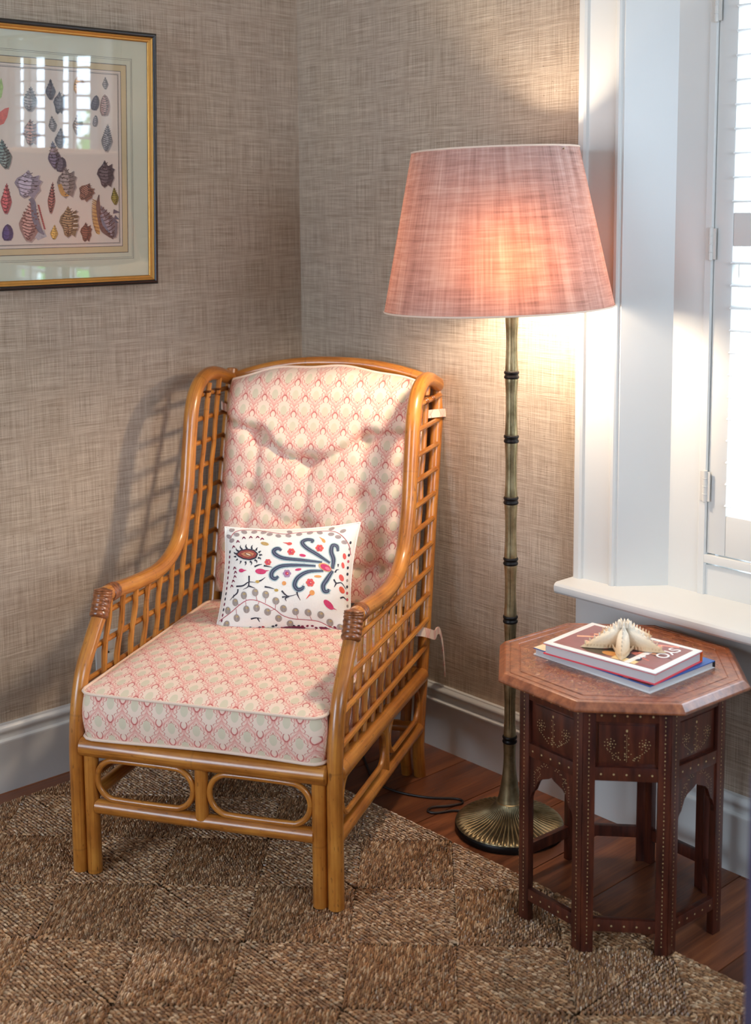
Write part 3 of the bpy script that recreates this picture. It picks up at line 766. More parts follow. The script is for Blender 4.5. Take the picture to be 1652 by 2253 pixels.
H0, H1 = .010, .108
def crown(x, y):
    a = max(0., 1 - abs(x / .276) ** 3.0); b_ = max(0., 1 - abs((y - .33) / .346) ** 3.0)
    return .033 * a ** .6 * b_ ** .6
rows_ = []; U = []
for j in range(0, 22):
    t = j / 21.0; P = cen + (OUT - cen) * t
    rows_.append([(p[0], p[1], H1 + crown(*p) + .0012 * math.sin(p[0] * 31) * math.sin(p[1] * 23)) for p in P]); U.append([(p[0], p[1]) for p in P])
g = G().grid(rows_, U, True)
rows_ = []; U = []
nrm2 = []
for i in range(NO):
    d = OUT[(i + 1) % NO] - OUT[i - 1]; d /= np.linalg.norm(d); nrm2.append((d[1], -d[0]))
for j in range(9):
    t = j / 8; bul = .007 * math.sin(t * math.pi)
    sag = [0.004 * math.sin(OUT[i][0] * 9 + 1) * t for i in range(NO)]
    rows_.append([(OUT[i][0] + nrm2[i][0] * bul, OUT[i][1] + nrm2[i][1] * bul, H1 + (H0 - H1) * t + sag[i]) for i in range(NO)])
    U.append([(OUT[i][0] * (1 if True else 0) + (OUT[i][1] if abs(nrm2[i][0]) > .7 else 0), .9 + t * (H1 - H0) + .02) for i in range(NO)])
g.grid(rows_, U, True)
bot = rows_[-1]
g.add(bot, [tuple(range(NO))], [[(p[0], p[1]) for p in bot]])
g.build('seat_cushion_cover', 'damask_print', sc_, angle=60)
for zz, nm in ((H1, 0), (H0, 1)):
    off = .003
    G().tube([(OUT[i][0] + nrm2[i][0] * off, OUT[i][1] + nrm2[i][1] * off, zz + (.004 * math.sin(OUT[i][0] * 9 + 1) if nm else 0)) for i in range(NO)], .0036, 8, closed=True).build('welt', 'welt_cloth', sc_)

# back cushion
bc = tag(empty('back_cushion', (*CH[:2], 0.44), CA), 'pink damask tufted back cushion leaning against the armchair back', 'cushion')
TUFT = [(-.156, .870), (-.011, .806), (.143, .872), (-.160, .716), (.145, .722), (-.014, .644), (-.19, .565), (.19, .545)]
CREASE = [([(-.27, .905), (-.156, .872), (-.08, .822), (-.011, .806), (.06, .825), (.143, .872), (.27, .885)], .016, .011),
          ([(-.156, .87), (-.160, .716), (-.19, .565)], .008, .012), ([(.143, .872), (.145, .722), (.19, .545)], .008, .012),
          ([(-.011, .806), (-.014, .644)], .010, .012), ([(-.160, .716), (-.09, .665), (-.014, .644), (.06, .668), (.145, .722)], .007, .011),
          ([(.145, .722), (.27, .70)], .006, .012), ([(-.160, .716), (-.27, .74)], .006, .012), ([(.06, .60), (.12, .555), (.19, .545), (.27, .575)], .013, .010)]
def segd(px, pz, pts):
    P = cr(pts, 5) if len(pts) > 2 else np.array(pts, float); best = 9
    for a, b_ in zip(P[:-1], P[1:]):
        ab = b_ - a; t = max(0, min(1, ((px - a[0]) * ab[0] + (pz - a[1]) * ab[1]) / (ab @ ab)))
        best = min(best, math.hypot(px - a[0] - ab[0] * t, pz - a[1] - ab[1] * t))
    return best
NU, NV = 92, 116
def back_pt(u, v, side):
    X = .272 * u * (1 - .012 * (1 - v)); htop = 1.002 + .040 * (1 - abs(u) ** 2.2) + .003 * math.sin(u * 9)
    if v > .93: X *= 1 - .02 * ((v - .93) / .07) ** 2
    Z = .448 + v * (htop - .448)
    Yp = .76 + .262 * (Z - .44)
    eu = max(0., 1 - abs(u) ** 7); ev = max(0., 1 - abs(2 * v - 1) ** 9)
    pr_ = (eu ** .5) * (ev ** .5)
    if side > 0:
        hf = .012 + .076 * pr_
        for tx, tz in TUFT: hf -= .030 * math.exp(-((X - tx) ** 2 + (Z - tz) ** 2) / (2 * .020 ** 2))
        for pts, dp, wd in CREASE:
            d = segd(X, Z, pts)
            if d < .06: hf -= dp * math.exp(-(d / wd) ** 2)
        d = segd(X, Z, CREASE[0][0])                       # the roll above the upper fold bulges out
        zc = float(np.interp(X, [p[0] for p in CREASE[0][0]], [p[1] for p in CREASE[0][0]]))
        if Z > zc: hf += .012 * math.exp(-((Z - zc - .035) / .03) ** 2) * pr_
        Y = Yp - .052 - hf
    else: Y = Yp - .052 + .022 * pr_
    return (X, Y, Z - .44)
rows_ = []; U = []
uu = np.sin(np.linspace(-1, 1, NU) * math.pi / 2 * .92) / math.sin(math.pi / 2 * .92); vv = (np.sin(np.linspace(-1, 1, NV) * math.pi / 2 * .92) / math.sin(math.pi / 2 * .92) + 1) / 2
for v in vv:
    rows_.append([back_pt(u, v, 1) for u in uu]); U.append([(p[0], p[2] * 1.03 + .013) for p in rows_[-1]])
g = G().grid(rows_, U)
fr = rows_
rows2 = [[back_pt(u, v, -1) for u in uu[::4]] for v in vv[::4]]
g.grid(rows2, [[(p[0], p[2]) for p in r_] for r_ in rows2])
edge_f = [fr[0][i] for i in range(NU)] + [fr[j][-1] for j in range(1, NV)] + [fr[-1][i] for i in range(NU - 2, -1, -1)] + [fr[j][0] for j in range(NV - 2, 0, -1)]
edge_b = [(p[0], p[1] + .026, p[2]) for p in edge_f]
g.grid([edge_f, edge_b], [[(p[0] + p[2], p[1]) for p in edge_f], [(p[0] + p[2], p[1] + .02) for p in edge_b]], True)
g.build('back_cushion_cover', 'damask_print', bc, angle=70)
G().tube([(p[0] * 1.004, p[1] + .004, p[2] + (.002 if p[2] > .5 else 0)) for p in edge_f[::2]], .0034, 8, closed=True).build('welt', 'welt_cloth', bc)
btn = None
for tx, tz in TUFT[:6]:
    u = tx / .272; htop = 1.002 + .040 * (1 - abs(u) ** 2.2); v = (tz - .448) / (htop - .448)
    p = back_pt(u, v, 1)
    o = G().lathe([(.0005, -.002), (.006, -.001), (.0075, .001), (.006, .003), (.001, .004)], 12).build('button', 'damask_print', bc)
    o.location = (p[0], p[1] - .001, p[2]); o.rotation_euler = (R(75), 0, 0)
def ribbon(pts, wd, name, parent, tw=None):
    P = cr(pts, 6); g = G(); n = len(P); T = np.gradient(P, axis=0); T /= np.linalg.norm(T, axis=1)[:, None]
    rowsA = []
    for i in range(n):
        sd = np.cross(T[i], np.array([1.0, 0.15, 0])); sd /= np.linalg.norm(sd) + 1e-9
        w_ = wd if np.isscalar(wd) else np.interp(i / (n - 1), np.linspace(0, 1, len(wd)), wd)
        rowsA.append((P[i] + sd * w_ / 2, P[i] - sd * w_ / 2))
    th = np.array([.0016, 0, 0])
    V = [[tuple(a - th), tuple(a + th), tuple(b_ + th), tuple(b_ - th)] for a, b_ in rowsA]
    g.grid([[V[i][k] for k in range(4)] for i in range(n)], [[(i * .008, k * .006) for k in range(4)] for i in range(n)], True)
    return g.build(name, 'damask_print', parent)
ribbon([(.262, .79, .49), (.30, .83, .49), (.319, .87, .487), (.322, .915, .478), (.312, .940, .462)], .021, 'tie', bc)
ribbon([(.262, .66, -.05), (.30, .68, -.050), (.318, .71, -.064), (.321, .755, -.082), (.322, .775, -.080)], .024, 'tie', bc)
ribbon([(.322, .770, -.078), (.323, .795, -.083), (.323, .818, -.108), (.323, .838, -.145), (.323, .850, -.185), (.323, .858, -.212), (.323, .862, -.235)], [.020, .018, .019, .020, .017, .016, .003], 'tie', bc)
ribbon([(-.262, .79, .49), (-.296, .83, .49), (-.318, .88, .485)], .021, 'tie', bc)

# small embroidered pillow
pil = tag(empty('throw_pillow', (*CH[:2], 0.44), CA), 'small cream pillow embroidered with slate blue curls and red flowers on the seat', 'pillow')
pc = np.array([.018, .482, .118]); ux = np.array([.318, .062, .016]); ux /= np.linalg.norm(ux)
uy = np.array([-.02, .105, .255]); uy -= ux * (uy @ ux); uy /= np.linalg.norm(uy); un = np.cross(ux, uy)      # un points out of the cushion front
if un[1] > 0: un = -un
HW, HH = .166, .134
def pil_pt(s, t, side, off=0.0):
    pin_x = 1 - .055 * (1 - t * t) * abs(s) ** 2 + .02 * (s * t) ** 2; pin_t = 1 - .07 * (1 - s * s) * abs(t) ** 2 + .02 * (s * t) ** 2
    prf = max(0., (1 - abs(s) ** 2.6)) ** .62 * max(0., (1 - abs(t) ** 2.6)) ** .62
    h = .056 * prf + .0015 * math.sin(s * 7 + t * 3) * prf
    return pc + ux * (HW * s * pin_x + .012 * t) + uy * HH * t * pin_t + un * side * (h + off)
ss = np.sin(np.linspace(-1, 1, 46) * math.pi / 2)
g = G()
g.grid([[tuple(pil_pt(s, t, 1)) for s in ss] for t in ss], [[(s, t) for s in ss] for t in ss])
g.grid([[tuple(pil_pt(s, t, -1)) for s in ss] for t in ss], [[(s, t) for s in ss] for t in ss])
g.build('pillow_cover', 'cushion_linen', pil, angle=75)
lo = [pil_pt(s, -1, 1) for s in ss] + [pil_pt(1, t, 1) for t in ss[1:]] + [pil_pt(s, 1, 1) for s in ss[::-1][1:]] + [pil_pt(-1, t, 1) for t in ss[::-1][1:-1]]
G().tube([tuple(p) for p in lo], .0028, 6, closed=True).build('welt', 'cushion_linen', pil)
Q = [np.array(p, float) for p in ((85, 1195), (1362, 1195), (1465, 100), (240, 190))]      # BL BR TR TL of the drawing
def inv_bil(x, y):
    s, t = .5, .5; p = np.array([x, y], float)
    for _ in range(8):
        f = (1 - s) * (1 - t) * Q[0] + s * (1 - t) * Q[1] + s * t * Q[2] + (1 - s) * t * Q[3] - p
        ds = (1 - t) * (Q[1] - Q[0]) + t * (Q[2] - Q[3]); dt = (1 - s) * (Q[3] - Q[0]) + s * (Q[2] - Q[1])
        d = np.linalg.solve(np.stack([ds, dt], 1), -f); s += d[0]; t += d[1]
    return s * 2 - 1, t * 2 - 1
def emb(x, y, layer):
    s, t = inv_bil(x, y); s = max(-.985, min(.985, s)); t = max(-.985, min(.985, t))
    return tuple(pil_pt(s, t, 1, .0004 * layer + .0003))
P_ = Paint(emb)
SL, TE, RD, PK, CO, OR, GY, VN, MR, DK = S(60, 66, 86), S(164, 188, 190), S(186, 60, 66), S(206, 58, 104), S(222, 92, 84), S(232, 158, 90), S(158, 146, 138), S(186, 84, 96), S(128, 44, 70), S(52, 50, 62)
arms = [([(1150, 512), (960, 497), (800, 482), (722, 445), (708, 405), (745, 384), (778, 405)], [14, 26, 30, 34, 34, 30, 16]),
        ([(1090, 550), (900, 548), (770, 560), (695, 605), (680, 655), (712, 678), (745, 655)], [14, 26, 30, 34, 36, 30, 16]),
        ([(1160, 595), (1020, 608), (925, 665), (892, 735), (920, 780), (962, 768), (974, 742)], [14, 28, 34, 36, 34, 28, 14]),
        ([(1222, 515), (1110, 440), (1005, 370), (966, 312), (1008, 280), (1058, 288), (1052, 316)], [14, 30, 34, 34, 32, 28, 14]),
        ([(1246, 570), (1256, 480), (1234, 405), (1244, 340), (1284, 345), (1297, 395)], [24, 36, 36, 34, 30, 16]),
        ([(1246, 590), (1192, 676), (1156, 735), (1164, 788), (1196, 790), (1204, 766)], [26, 40, 38, 34, 28, 14])]
for pts, wd in arms:
    P_.stroke(pts, [v + 17 for v in wd], TE, 1)
    for q in cr(pts, 4)[::2]:
        an = random.random() * 180; P_.ell(q[0] + random.uniform(-20, 20), q[1] + random.uniform(-20, 20), 7, 4, TE, an, 1, 6)
    P_.stroke(pts, wd, SL, 2)
    P_.stroke(pts, [v * .25 for v in wd], S(106, 112, 132), 3)
P_.ell(1178, 560, 66, 36, S(222, 170, 110), 25, 2); P_.ell(1182, 562, 52, 28, PK, 25, 3); P_.ell(1200, 572, 26, 14, S(238, 120, 140), 25, 4)
# paisley with flames
for a in np.arange(0, 360, 24):
    x, y = 450 + 118 * math.cos(R(a)), 450 + 62 * math.sin(R(a))
    P_.stroke([(x - 10 * math.sin(R(a)), y + 4), (x + 22 * math.cos(R(a)), y + 22 * math.sin(R(a))), (x + 30 * math.cos(R(a + 18)), y + 44 * math.sin(R(a + 10)))], [20, 12, 2], DK, 1)
P_.poly([(325, 445), (375, 405), (450, 390), (520, 400), (558, 440), (540, 485), (480, 505), (410, 495), (355, 470)], DK, 2)
P_.poly([(345, 445), (385, 414), (450, 402), (510, 410), (545, 442), (528, 475), (475, 492), (415, 484), (365, 462)], S(150, 66, 60), 3)
P_.poly([(385, 442), (425, 424), (475, 420), (520, 440), (500, 465), (460, 475), (415, 464)], S(196, 128, 90), 4)
P_.ell(462, 448, 40, 14, S(150, 90, 70), 20, 5); P_.ell(462, 448, 26, 6, S(232, 214, 180), 20, 6)
for x, y, a in ((415, 285, 30), (482, 275, 20), (548, 270, 10), (592, 288, 40), (355, 325, 50), (308, 378, 70), (318, 620, 60), (310, 660, 70), (290, 700, 60), (272, 745, 50), (310, 580, 60)):
    P_.stroke([(x - 16, y + 10), (x, y - 12), (x + 18, y + 4)], [4, 16, 6], MR, 1)
for x, y, rx, ry, c, a in ((578, 610, 52, 26, PK, 5), (385, 600, 28, 18, PK, 0), (850, 330, 24, 17, CO, 0), (972, 450, 30, 14, PK, 10), (930, 590, 30, 11, PK, -10), (1196, 918, 58, 30, PK, 48),
                          (1358, 440, 16, 30, CO, -8), (1346, 530, 14, 30, CO, -10), (1330, 652, 22, 34, CO, -20), (1330, 770, 24, 36, S(226, 98, 70), -25), (620, 335, 40, 18, S(196, 160, 100), 15), (1160, 290, 26, 14, OR, 60)):
    P_.ell(x, y, rx, ry, c, a, 1)
for pts, c in (([(620, 605), (660, 600)], PK), ([(1225, 945), (1268, 966)], PK), ([(830, 325), (790, 318)], CO), ([(1150, 275), (1118, 248)], OR), ([(410, 600), (440, 598)], PK), ([(1030, 825), (990, 870)], CO)):
    P_.stroke(pts, [16, 2], c, 1)
for x, y, r_ in ((868, 415, 36), (1125, 370, 38), (1036, 712, 40), (825, 628, 38), (650, 522, 32)):
    for a in range(0, 360, 60): P_.ell(x + r_ * .6 * math.cos(R(a)), y + r_ * .6 * math.sin(R(a)), r_ * .42, r_ * .42, CO if (x, y) != (825, 628) else S(170, 130, 160), 0, 1, 10)
    P_.ell(x, y, r_ * .45, r_ * .45, PK, 0, 2, 10); P_.ell(x + 6, y, r_ * .16, r_ * .16, S(240, 190, 120), 0, 3, 8)
for x, y, rx, ry in ((795, 720, 20, 20), (1050, 808, 24, 26), (1108, 650, 34, 12)): P_.ell(x, y, rx, ry, OR, 0, 1)
P_.stroke([(130, 1045), (250, 985), (350, 920), (440, 875), (530, 880), (620, 920), (700, 970), (760, 1025), (850, 1060), (960, 1070), (1090, 1085), (1190, 1135), (1260, 1150)], 7, VN, 1)
for x, y in ((310, 890), (405, 830), (520, 805), (620, 825), (710, 885), (775, 960), (885, 990), (1000, 1000), (1115, 1020), (1190, 1090), (225, 960), (425, 960), (525, 950), (625, 990), (320, 1035), (210, 1085), (720, 1055), (820, 1110), (1280, 1132), (125, 1120)):
    P_.ell(x, y, 31, 36, GY, random.uniform(-20, 20), 2, 14); P_.ell(x + 6, y - 14, 16, 11, S(186, 160, 112), 0, 3, 8); P_.stroke([(x, y - 28), (x + 2, y + 28)], 3, S(196, 188, 180), 3)
for a, b_ in (((310, 890), (355, 915)), ((405, 830), (430, 875)), ((520, 805), (535, 880)), ((620, 825), (612, 905)), ((710, 885), (698, 968)), ((885, 990), (900, 1062)), ((1000, 1000), (1030, 1078)), ((425, 960), (420, 885)), ((525, 950), (555, 888)), ((625, 990), (690, 966)), ((320, 1035), (320, 950))):
    P_.stroke([a, b_], 4, VN, 1)
P_.stroke([(270, 300), (330, 225), (420, 192), (520, 180), (660, 196), (800, 215), (950, 190), (1150, 176), (1260, 190), (1340, 250), (1395, 330), (1415, 420)], 6, VN, 1)
for x, y in ((300, 208), (418, 216), (512, 206), (600, 204), (660, 224), (742, 240), (835, 236), (932, 216), (1030, 196), (1120, 196), (1225, 216), (1290, 246), (1328, 182), (1222, 150), (265, 275), (345, 250), (292, 312), (840, 185), (1350, 300)):
    P_.ell(x, y, 29, 20, S(164, 148, 146), random.uniform(-30, 30), 1, 12)
for pts in ([(325, 745), (400, 740), (460, 708), (530, 712)], [(465, 650), (462, 710), (450, 752), (400, 775)], [(460, 745), (520, 765)], [(540, 708), (585, 690), (622, 664)], [(612, 752), (660, 760), (705, 775)],
            [(770, 790), (800, 825), (835, 842), (912, 822)], [(835, 842), (800, 862), (808, 890)], [(770, 850), (830, 842)], [(912, 800), (915, 830), (938, 882)], [(345, 770), (335, 805), (290, 835), (250, 868)], [(300, 820), (290, 850)],
            [(520, 565), (560, 548), (595, 542)], [(460, 1052), (510, 1044), (560, 1052)], [(525, 1048), (540, 1086)], [(1256, 672), (1280, 706), (1330, 702), (1372, 762)], [(1280, 706), (1258, 748)], [(1310, 850), (1340, 838), (1370, 868)], [(1270, 605), (1285, 580), (1308, 574)], [(1300, 520), (1300, 550)], [(610, 555), (690, 570)]):
    P_.stroke(pts, [16, 12, 3] if len(pts) > 2 else [16, 4], DK, 1)
for x, y in ((545, 705), (720, 785)): P_.ell(x, y, 20, 14, S(196, 160, 80), 0, 2, 10)
for i in range(26):
    x = 240 + i * 41 + random.uniform(-8, 8); P_.ell(x, 1128 + random.uniform(-10, 24) + i * .4, 15, 10, random.choice([MR, DK, DK, RD]), random.uniform(-40, 40), 1, 8)
P_.ell(850, 1150, 110, 15, MR, 0, 2); P_.ell(1150, 1160, 70, 18, MR, 15, 2)
for i in range(14):
    P_.ell(1405 - i * 3.5, 300 + i * 62, 10, 16, random.choice([DK, VN, GY]), 10, 1, 8); P_.ell(262 - i * 8, 420 + i * 48, 9, 16, random.choice([DK, MR, MR]), 15, 1, 8)
P_.build('embroidery', 'embroidery_thread', pil)

# ------------------------------------------------------------------ floor lamp
LX, LY = 1.027, -0.226
lamp = tag(empty('floor_lamp', (LX, LY, 0)), 'brass bamboo-stem floor lamp with a lit salmon linen shade', 'lamp')
NF = 58
def flute(r, z, th):
    if .02 < r < .127 and z > .012:
        a = .5 + .5 * math.cos(th * NF); k = min(1, max(0, (r - .03) / .03)); return r, z + .0046 * k * (a ** 1.4) * (1 if r < .122 else .4)
    return r, z
G().lathe([(.002, .0), (.126, .0), (.1285, .004), (.1285, .016), (.126, .019), (.110, .0195)], 96).build('foot', 'dark_bronze', lamp)
prof = [(.1265, .0165), (.1275, .019), (.124, .0215), (.115, .0235), (.100, .0265), (.085, .0295), (.070, .034), (.058, .0395), (.048, .046), (.040, .0545), (.0345, .063), (.0325, .069), (.0318, .071)]
G().lathe(prof, NF * 8, flute).build('base', 'aged_brass', lamp, angle=80)
RINGS = [1.085, .938, .795, .652, .514, .368, .223]
def stemr(z):
    d = min(abs(z - q) for q in RINGS); k = math.exp(-(d / .030) ** 1.6)
    r_ = .0128 + .0026 * k
    if z < .223: r_ += .0155 * ((.223 - z) / .15) ** 2.4
    if z > 1.17: r_ += .003 * (z - 1.17) / .06
    return r_
zz = [.0715]
while zz[-1] < 1.235: zz.append(zz[-1] + .004)
prof = []
for z in zz:
    r_ = stemr(z)
    for q in RINGS:
        d = abs(z - q)
        if d < .011: r_ = .0146
    prof.append((r_, z))
prof = [(.002, .0715)] + prof + [(.0175, 1.24), (.0175, 1.243), (.002, 1.2435)]
def groove(r, z, th):
    f = math.exp(-((min(abs(z - (q + .07)) for q in RINGS)) / .05) ** 4)
    a = max(0, math.cos(th * 7)) ** 10
    return r - .0011 * a * f, z
G().lathe(prof, 84, groove).build('stem', 'aged_brass', lamp, angle=60)
for q in RINGS:
    g = G()
    g.lathe([(.013, q - .0095), (.0162, q - .0085), (.0176, q - .0055), (.0166, q - .0025), (.0153, q - .001), (.0153, q + .001), (.0166, q + .0025), (.0176, q + .0055), (.0162, q + .0085), (.013, q + .0095)], 40)
    o = g.build('ring', 'dark_bronze', lamp, angle=60)
G().tube([(0, 0, 1.24), (0, 0, 1.33)], .016, 16).build('socket', 'aged_brass', lamp)
view = Vector((fwd.x, fwd.y, 0)).normalized(); side = Vector((view.y, -view.x, 0))
SO = side * (-.030)
BZ = 1.335
bp = [(.001, -.062), (.013, -.060), (.014, -.040), (.022, -.020), (.030, .004), (.031, .022), (.026, .040), (.015, .052), (.001, .056)]
b_ = G().lathe(bp, 24).build('bulb', 'bulb_glow', lamp); b_.location = (0, 0, BZ); b_.scale = (1.35, 1.35, 1.2)
sh = G(); NS = 128
prof = [(.2575, .0), (.2555, .010), (.2530, .022), (.2300, .133), (.2080, .240), (.1870, .342), (.1850, .352)]
V = []; F = []; U = []
for j, (r_, z) in enumerate(prof):
    for kx in range(NS):
        th = 2 * math.pi * kx / NS; V.append((r_ * math.cos(th), r_ * math.sin(th), z))
for j in range(len(prof) - 1):
    for kx in range(NS):
        k2 = (kx + 1) % NS; F.append((j * NS + kx, j * NS + k2, (j + 1) * NS + k2, (j + 1) * NS + kx))
        u0, u1 = kx / NS * 1.4, (kx + 1) / NS * 1.4
        U.append([(u0, prof[j][1]), (u1, prof[j][1]), (u1, prof[j + 1][1]), (u0, prof[j + 1][1])])
sh.add(V, F, U)
shade = sh.build('shade', 'shade_linen', lamp, angle=60)
shade.location = (SO.x, SO.y, 1.2355)
tilt = Matrix.Rotation(R(1.6), 4, -view)
shade.rotation_euler = tilt.to_euler()
for r_, z in ((.2575, .0018), (.1848, .351)):
    t_ = G().tube([(r_ * math.cos(a), r_ * math.sin(a), z) for a in np.linspace(0, 2 * math.pi, 96, endpoint=False)], .0022, 6, closed=True).build('shade_trim', 'welt_cloth', shade)
# harp ring that carries the shade
g = G()
for a in (0, 120, 240):
    d = Vector((math.cos(R(a)), math.sin(R(a)), 0)); g.tube([(SO.x * .5, SO.y * .5, 1.53), (SO.x + d.x * .184, SO.y + d.y * .184, 1.583)], .0014, 6)
g.tube([(.02, 0, 1.34), (.05, 0, 1.42), (.03, 0, 1.51), (0, 0, 1.535), (-.03, 0, 1.51), (-.05, 0, 1.42), (-.02, 0, 1.34)], .0016, 6)
g.build('harp', 'aged_brass', lamp)
# cord
CP = [(.33, -.06), (.50, -.20), (.673, -.325), (.704, -.291), (.781, -.255), (.838, -.205), (.862, -.212), (.846, -.250), (.826, -.290), (.836, -.306), (.856, -.292), (.868, -.255), (.900, -.235)]
CP = [(.33, -.10), (.50, -.215), (.62, -.285), (.704, -.288), (.781, -.255), (.838, -.207), (.862, -.214), (.850, -.250), (.828, -.284), (.834, -.306), (.856, -.298), (.874, -.262), (.902, -.240)]
tag(G().tube(np.hstack([cr(CP, 8), np.full((len(cr(CP, 8)), 1), .0032)]), .0030, 8).build('lamp_cord', 'cord_rubber'), 'thin dark brown cord looped on the floorboards beside the lamp base', 'cord')

# ------------------------------------------------------------------ octagonal side table
TC, T0 = (1.403, -0.314), R(-116.2)
tab = tag(empty('side_table', (*TC, 0)), 'octagonal carved wood side table with inlaid panels and arches under the window sill', 'table')
def octv(r, k): a = T0 + k * math.pi / 4; return np.array([r * math.cos(a), r * math.sin(a)])
ringp = [(.10, .5155), (.262, .5155), (.2655, .5172), (.2668, .5205), (.2655, .5232), (.2545, .5335), (.2515, .5347), (.2445, .5347), (.2435, .5334), (.2415, .5334), (.2405, .5347), (.2225, .5347), (.2215, .5334), (.2195, .5334), (.2185, .5349), (.12, .5349)]
g = G()
V = []; F = []
for r_, z in ringp:
    for kx in range(8): V.append((*octv(r_, kx), z))
for j in range(len(ringp) - 1):
    for kx in range(8): F.append((j * 8 + kx, j * 8 + (kx + 1) % 8, (j + 1) * 8 + (kx + 1) % 8, (j + 1) * 8 + kx))
F.append(tuple(range(7, -1, -1))); F.append(tuple((len(ringp) - 1) * 8 + kx for kx in range(8)))
g.add(V, F); g.build('tabletop', 'carved_rosewood', tab, smooth=False)
RO = .2195
def face(k):
    a, b_ = octv(RO, k), octv(RO, k + 1); t = (b_ - a); L = np.linalg.norm(t); t /= L; n = np.array([-t[1], t[0]])   # inward
    if n @ (-(a + b_)) < 0: n = -n
    return a, t, n, L
def fbox(g, k, s0, s1, z0, z1, d0, d1):
    a, t, n, L = face(k)
    m = Matrix(((t[0], n[0], 0, a[0]), (t[1], n[1], 0, a[1]), (0, 0, 1, 0), (0, 0, 0, 1)))
    g.box((s0, d0, z0), (s1, d1, z1), m)
def dot(g, k, s, z, r_=.0017, d=-.0005, sides=6, rz=None):
    a, t, n, L = face(k); V = []
    for q in range(sides):
        th = 2 * math.pi * q / sides; p = a + t * (s + r_ * math.cos(th)) + n * d; V.append((p[0], p[1], z + (rz or r_) * math.sin(th)))
    p = a + t * s + n * (d - .0003); V.append((p[0], p[1], z))
    g.add(V, [(q, (q + 1) % sides, sides) for q in range(sides)])
onrug = [octv(RO, k)[1] + TC[1] < -.385 for k in range(8)]
LW = .0245
for k in range(8):
    L = face(k)[3]
    z0 = .0105 if onrug[k] else 0.0
    g = G(); fbox(g, k, .0008, LW, z0, .516, 0, .016); fbox(g, (k - 1) % 8, L - LW, L - .0008, z0, .516, 0, .016)
    leg = g.build('leg', 'rosewood', tab, bevel=.0012)
    g = G()
    for z in np.arange(.03, .505, .0172):
        dot(g, k, LW * .5, z, .0015); dot(g, (k - 1) % 8, L - LW * .5, z, .0015)
    for zc in np.arange(.0386, .50, .0172):                  # fine line inlay between the dots
        for kk2, s in ((k, LW * .5), ((k - 1) % 8, L - LW * .5)): dot(g, kk2, s, zc, .0006, -.0004, 4, .0032)
    g.build('inlay', 'inlay_metal', leg, smooth=False)['kind'] = 'stuff'
    rails = []
    for nm, za, zb in (('top_rail', .482, .516), ('rail', .364, .391), ('stretcher', .055, .080)):
        g = G(); fbox(g, k, LW - .001, L - LW + .001, za, zb, .001, .014); rl = g.build(nm, 'rosewood', tab, bevel=.001)
        g = G()
        for s in np.linspace(LW + .011, L - LW - .011, 5): dot(g, k, s, (za + zb) / 2 - (.004 if nm == 'top_rail' else 0), .0021, .0005, 8)
        g.build('inlay', 'inlay_metal', rl, smooth=False)['kind'] = 'stuff'
    g = G(); fbox(g, k, LW - .002, L - LW + .002, .388, .482, .010, .016)
    fbox(g, k, LW + .006, L - LW - .006, .398, .474, .0075, .011)
    pn = g.build('carved_panel', 'rosewood', tab, bevel=.001)
    g = G(); rd = random.Random(k)
    cx, cz = L / 2, .400
    for dx, sg in ((-.032, -1), (.034, 1)):                   # two round flower heads
        for a in range(0, 360, 40): dot(g, k, cx + dx + .0105 * math.cos(R(a)), .436 + .0105 * math.sin(R(a)), .0011, .0070)
        for a in range(0, 360, 72): dot(g, k, cx + dx + .005 * math.cos(R(a)), .436 + .005 * math.sin(R(a)), .0012, .0070)
        dot(g, k, cx + dx, .436, .0018, .0070)
        for q in range(7): dot(g, k, cx + dx * (1 - q / 8) + sg * .004, .424 - q * .0032, .0010, .0070)
    for q in range(9):
        dot(g, k, cx + (.0035 if q % 2 else -.0035), .405 + q * .0062, .0012, .0070)
    dot(g, k, cx, .463, .0021, .0070, 8, .0030)
    for q in range(16): dot(g, k, cx + rd.uniform(-.028, .028), .404 + rd.uniform(0, .016), .0010, .0070)
    for q in range(14): dot(g, k, cx, .402 + q * .004, .0004, .0070, 4, .0022)
    g.build('inlay', 'inlay_metal', pn, smooth=False)['kind'] = 'stuff'
    if k == 1: continue
    # cusped arch
    half = [(0.0, .338), (.006, .333), (.016, .3285), (.026, .324), (.033, .316), (.0375, .305), (.041, .296), (.0475, .288), (.0515, .276), (.0535, .262)]
    hw = L / 2 - LW + .001
    sc2 = hw / .0545
    a, t, n, L_ = face(k)
    g = G()
    for sg in (-1, 1):
        pts = [(L / 2 + sg * p * sc2, z) for p, z in half] + [(L / 2 + sg * hw, .258), (L / 2 + sg * hw, .366), (L / 2, .366)]
        fn = lambda p, q, d: (*(a + t * p + n * d), q)
        g.prism(pts, fn, .004, .013)
    ar = g.build('arch', 'rosewood', tab, smooth=False)
    g = G()
    for sg in (-1, 1):
        for q in range(11): dot(g, k, L / 2 + sg * (.010 + q * .0034), .356 - max(0, q - 3) * .0032 + (.004 if q % 2 else 0), .0010, .0035)
        for q in range(8): dot(g, k, L / 2 + sg * (.034 + .004 * math.cos(q)), .347 - q * .004, .0009, .0035)
        for q in range(6): dot(g, k, L / 2 + sg * (.0465), .335 - q * .006, .0009, .0035)
    g.build('inlay', 'inlay_metal', ar, smooth=False)['kind'] = 'stuff'

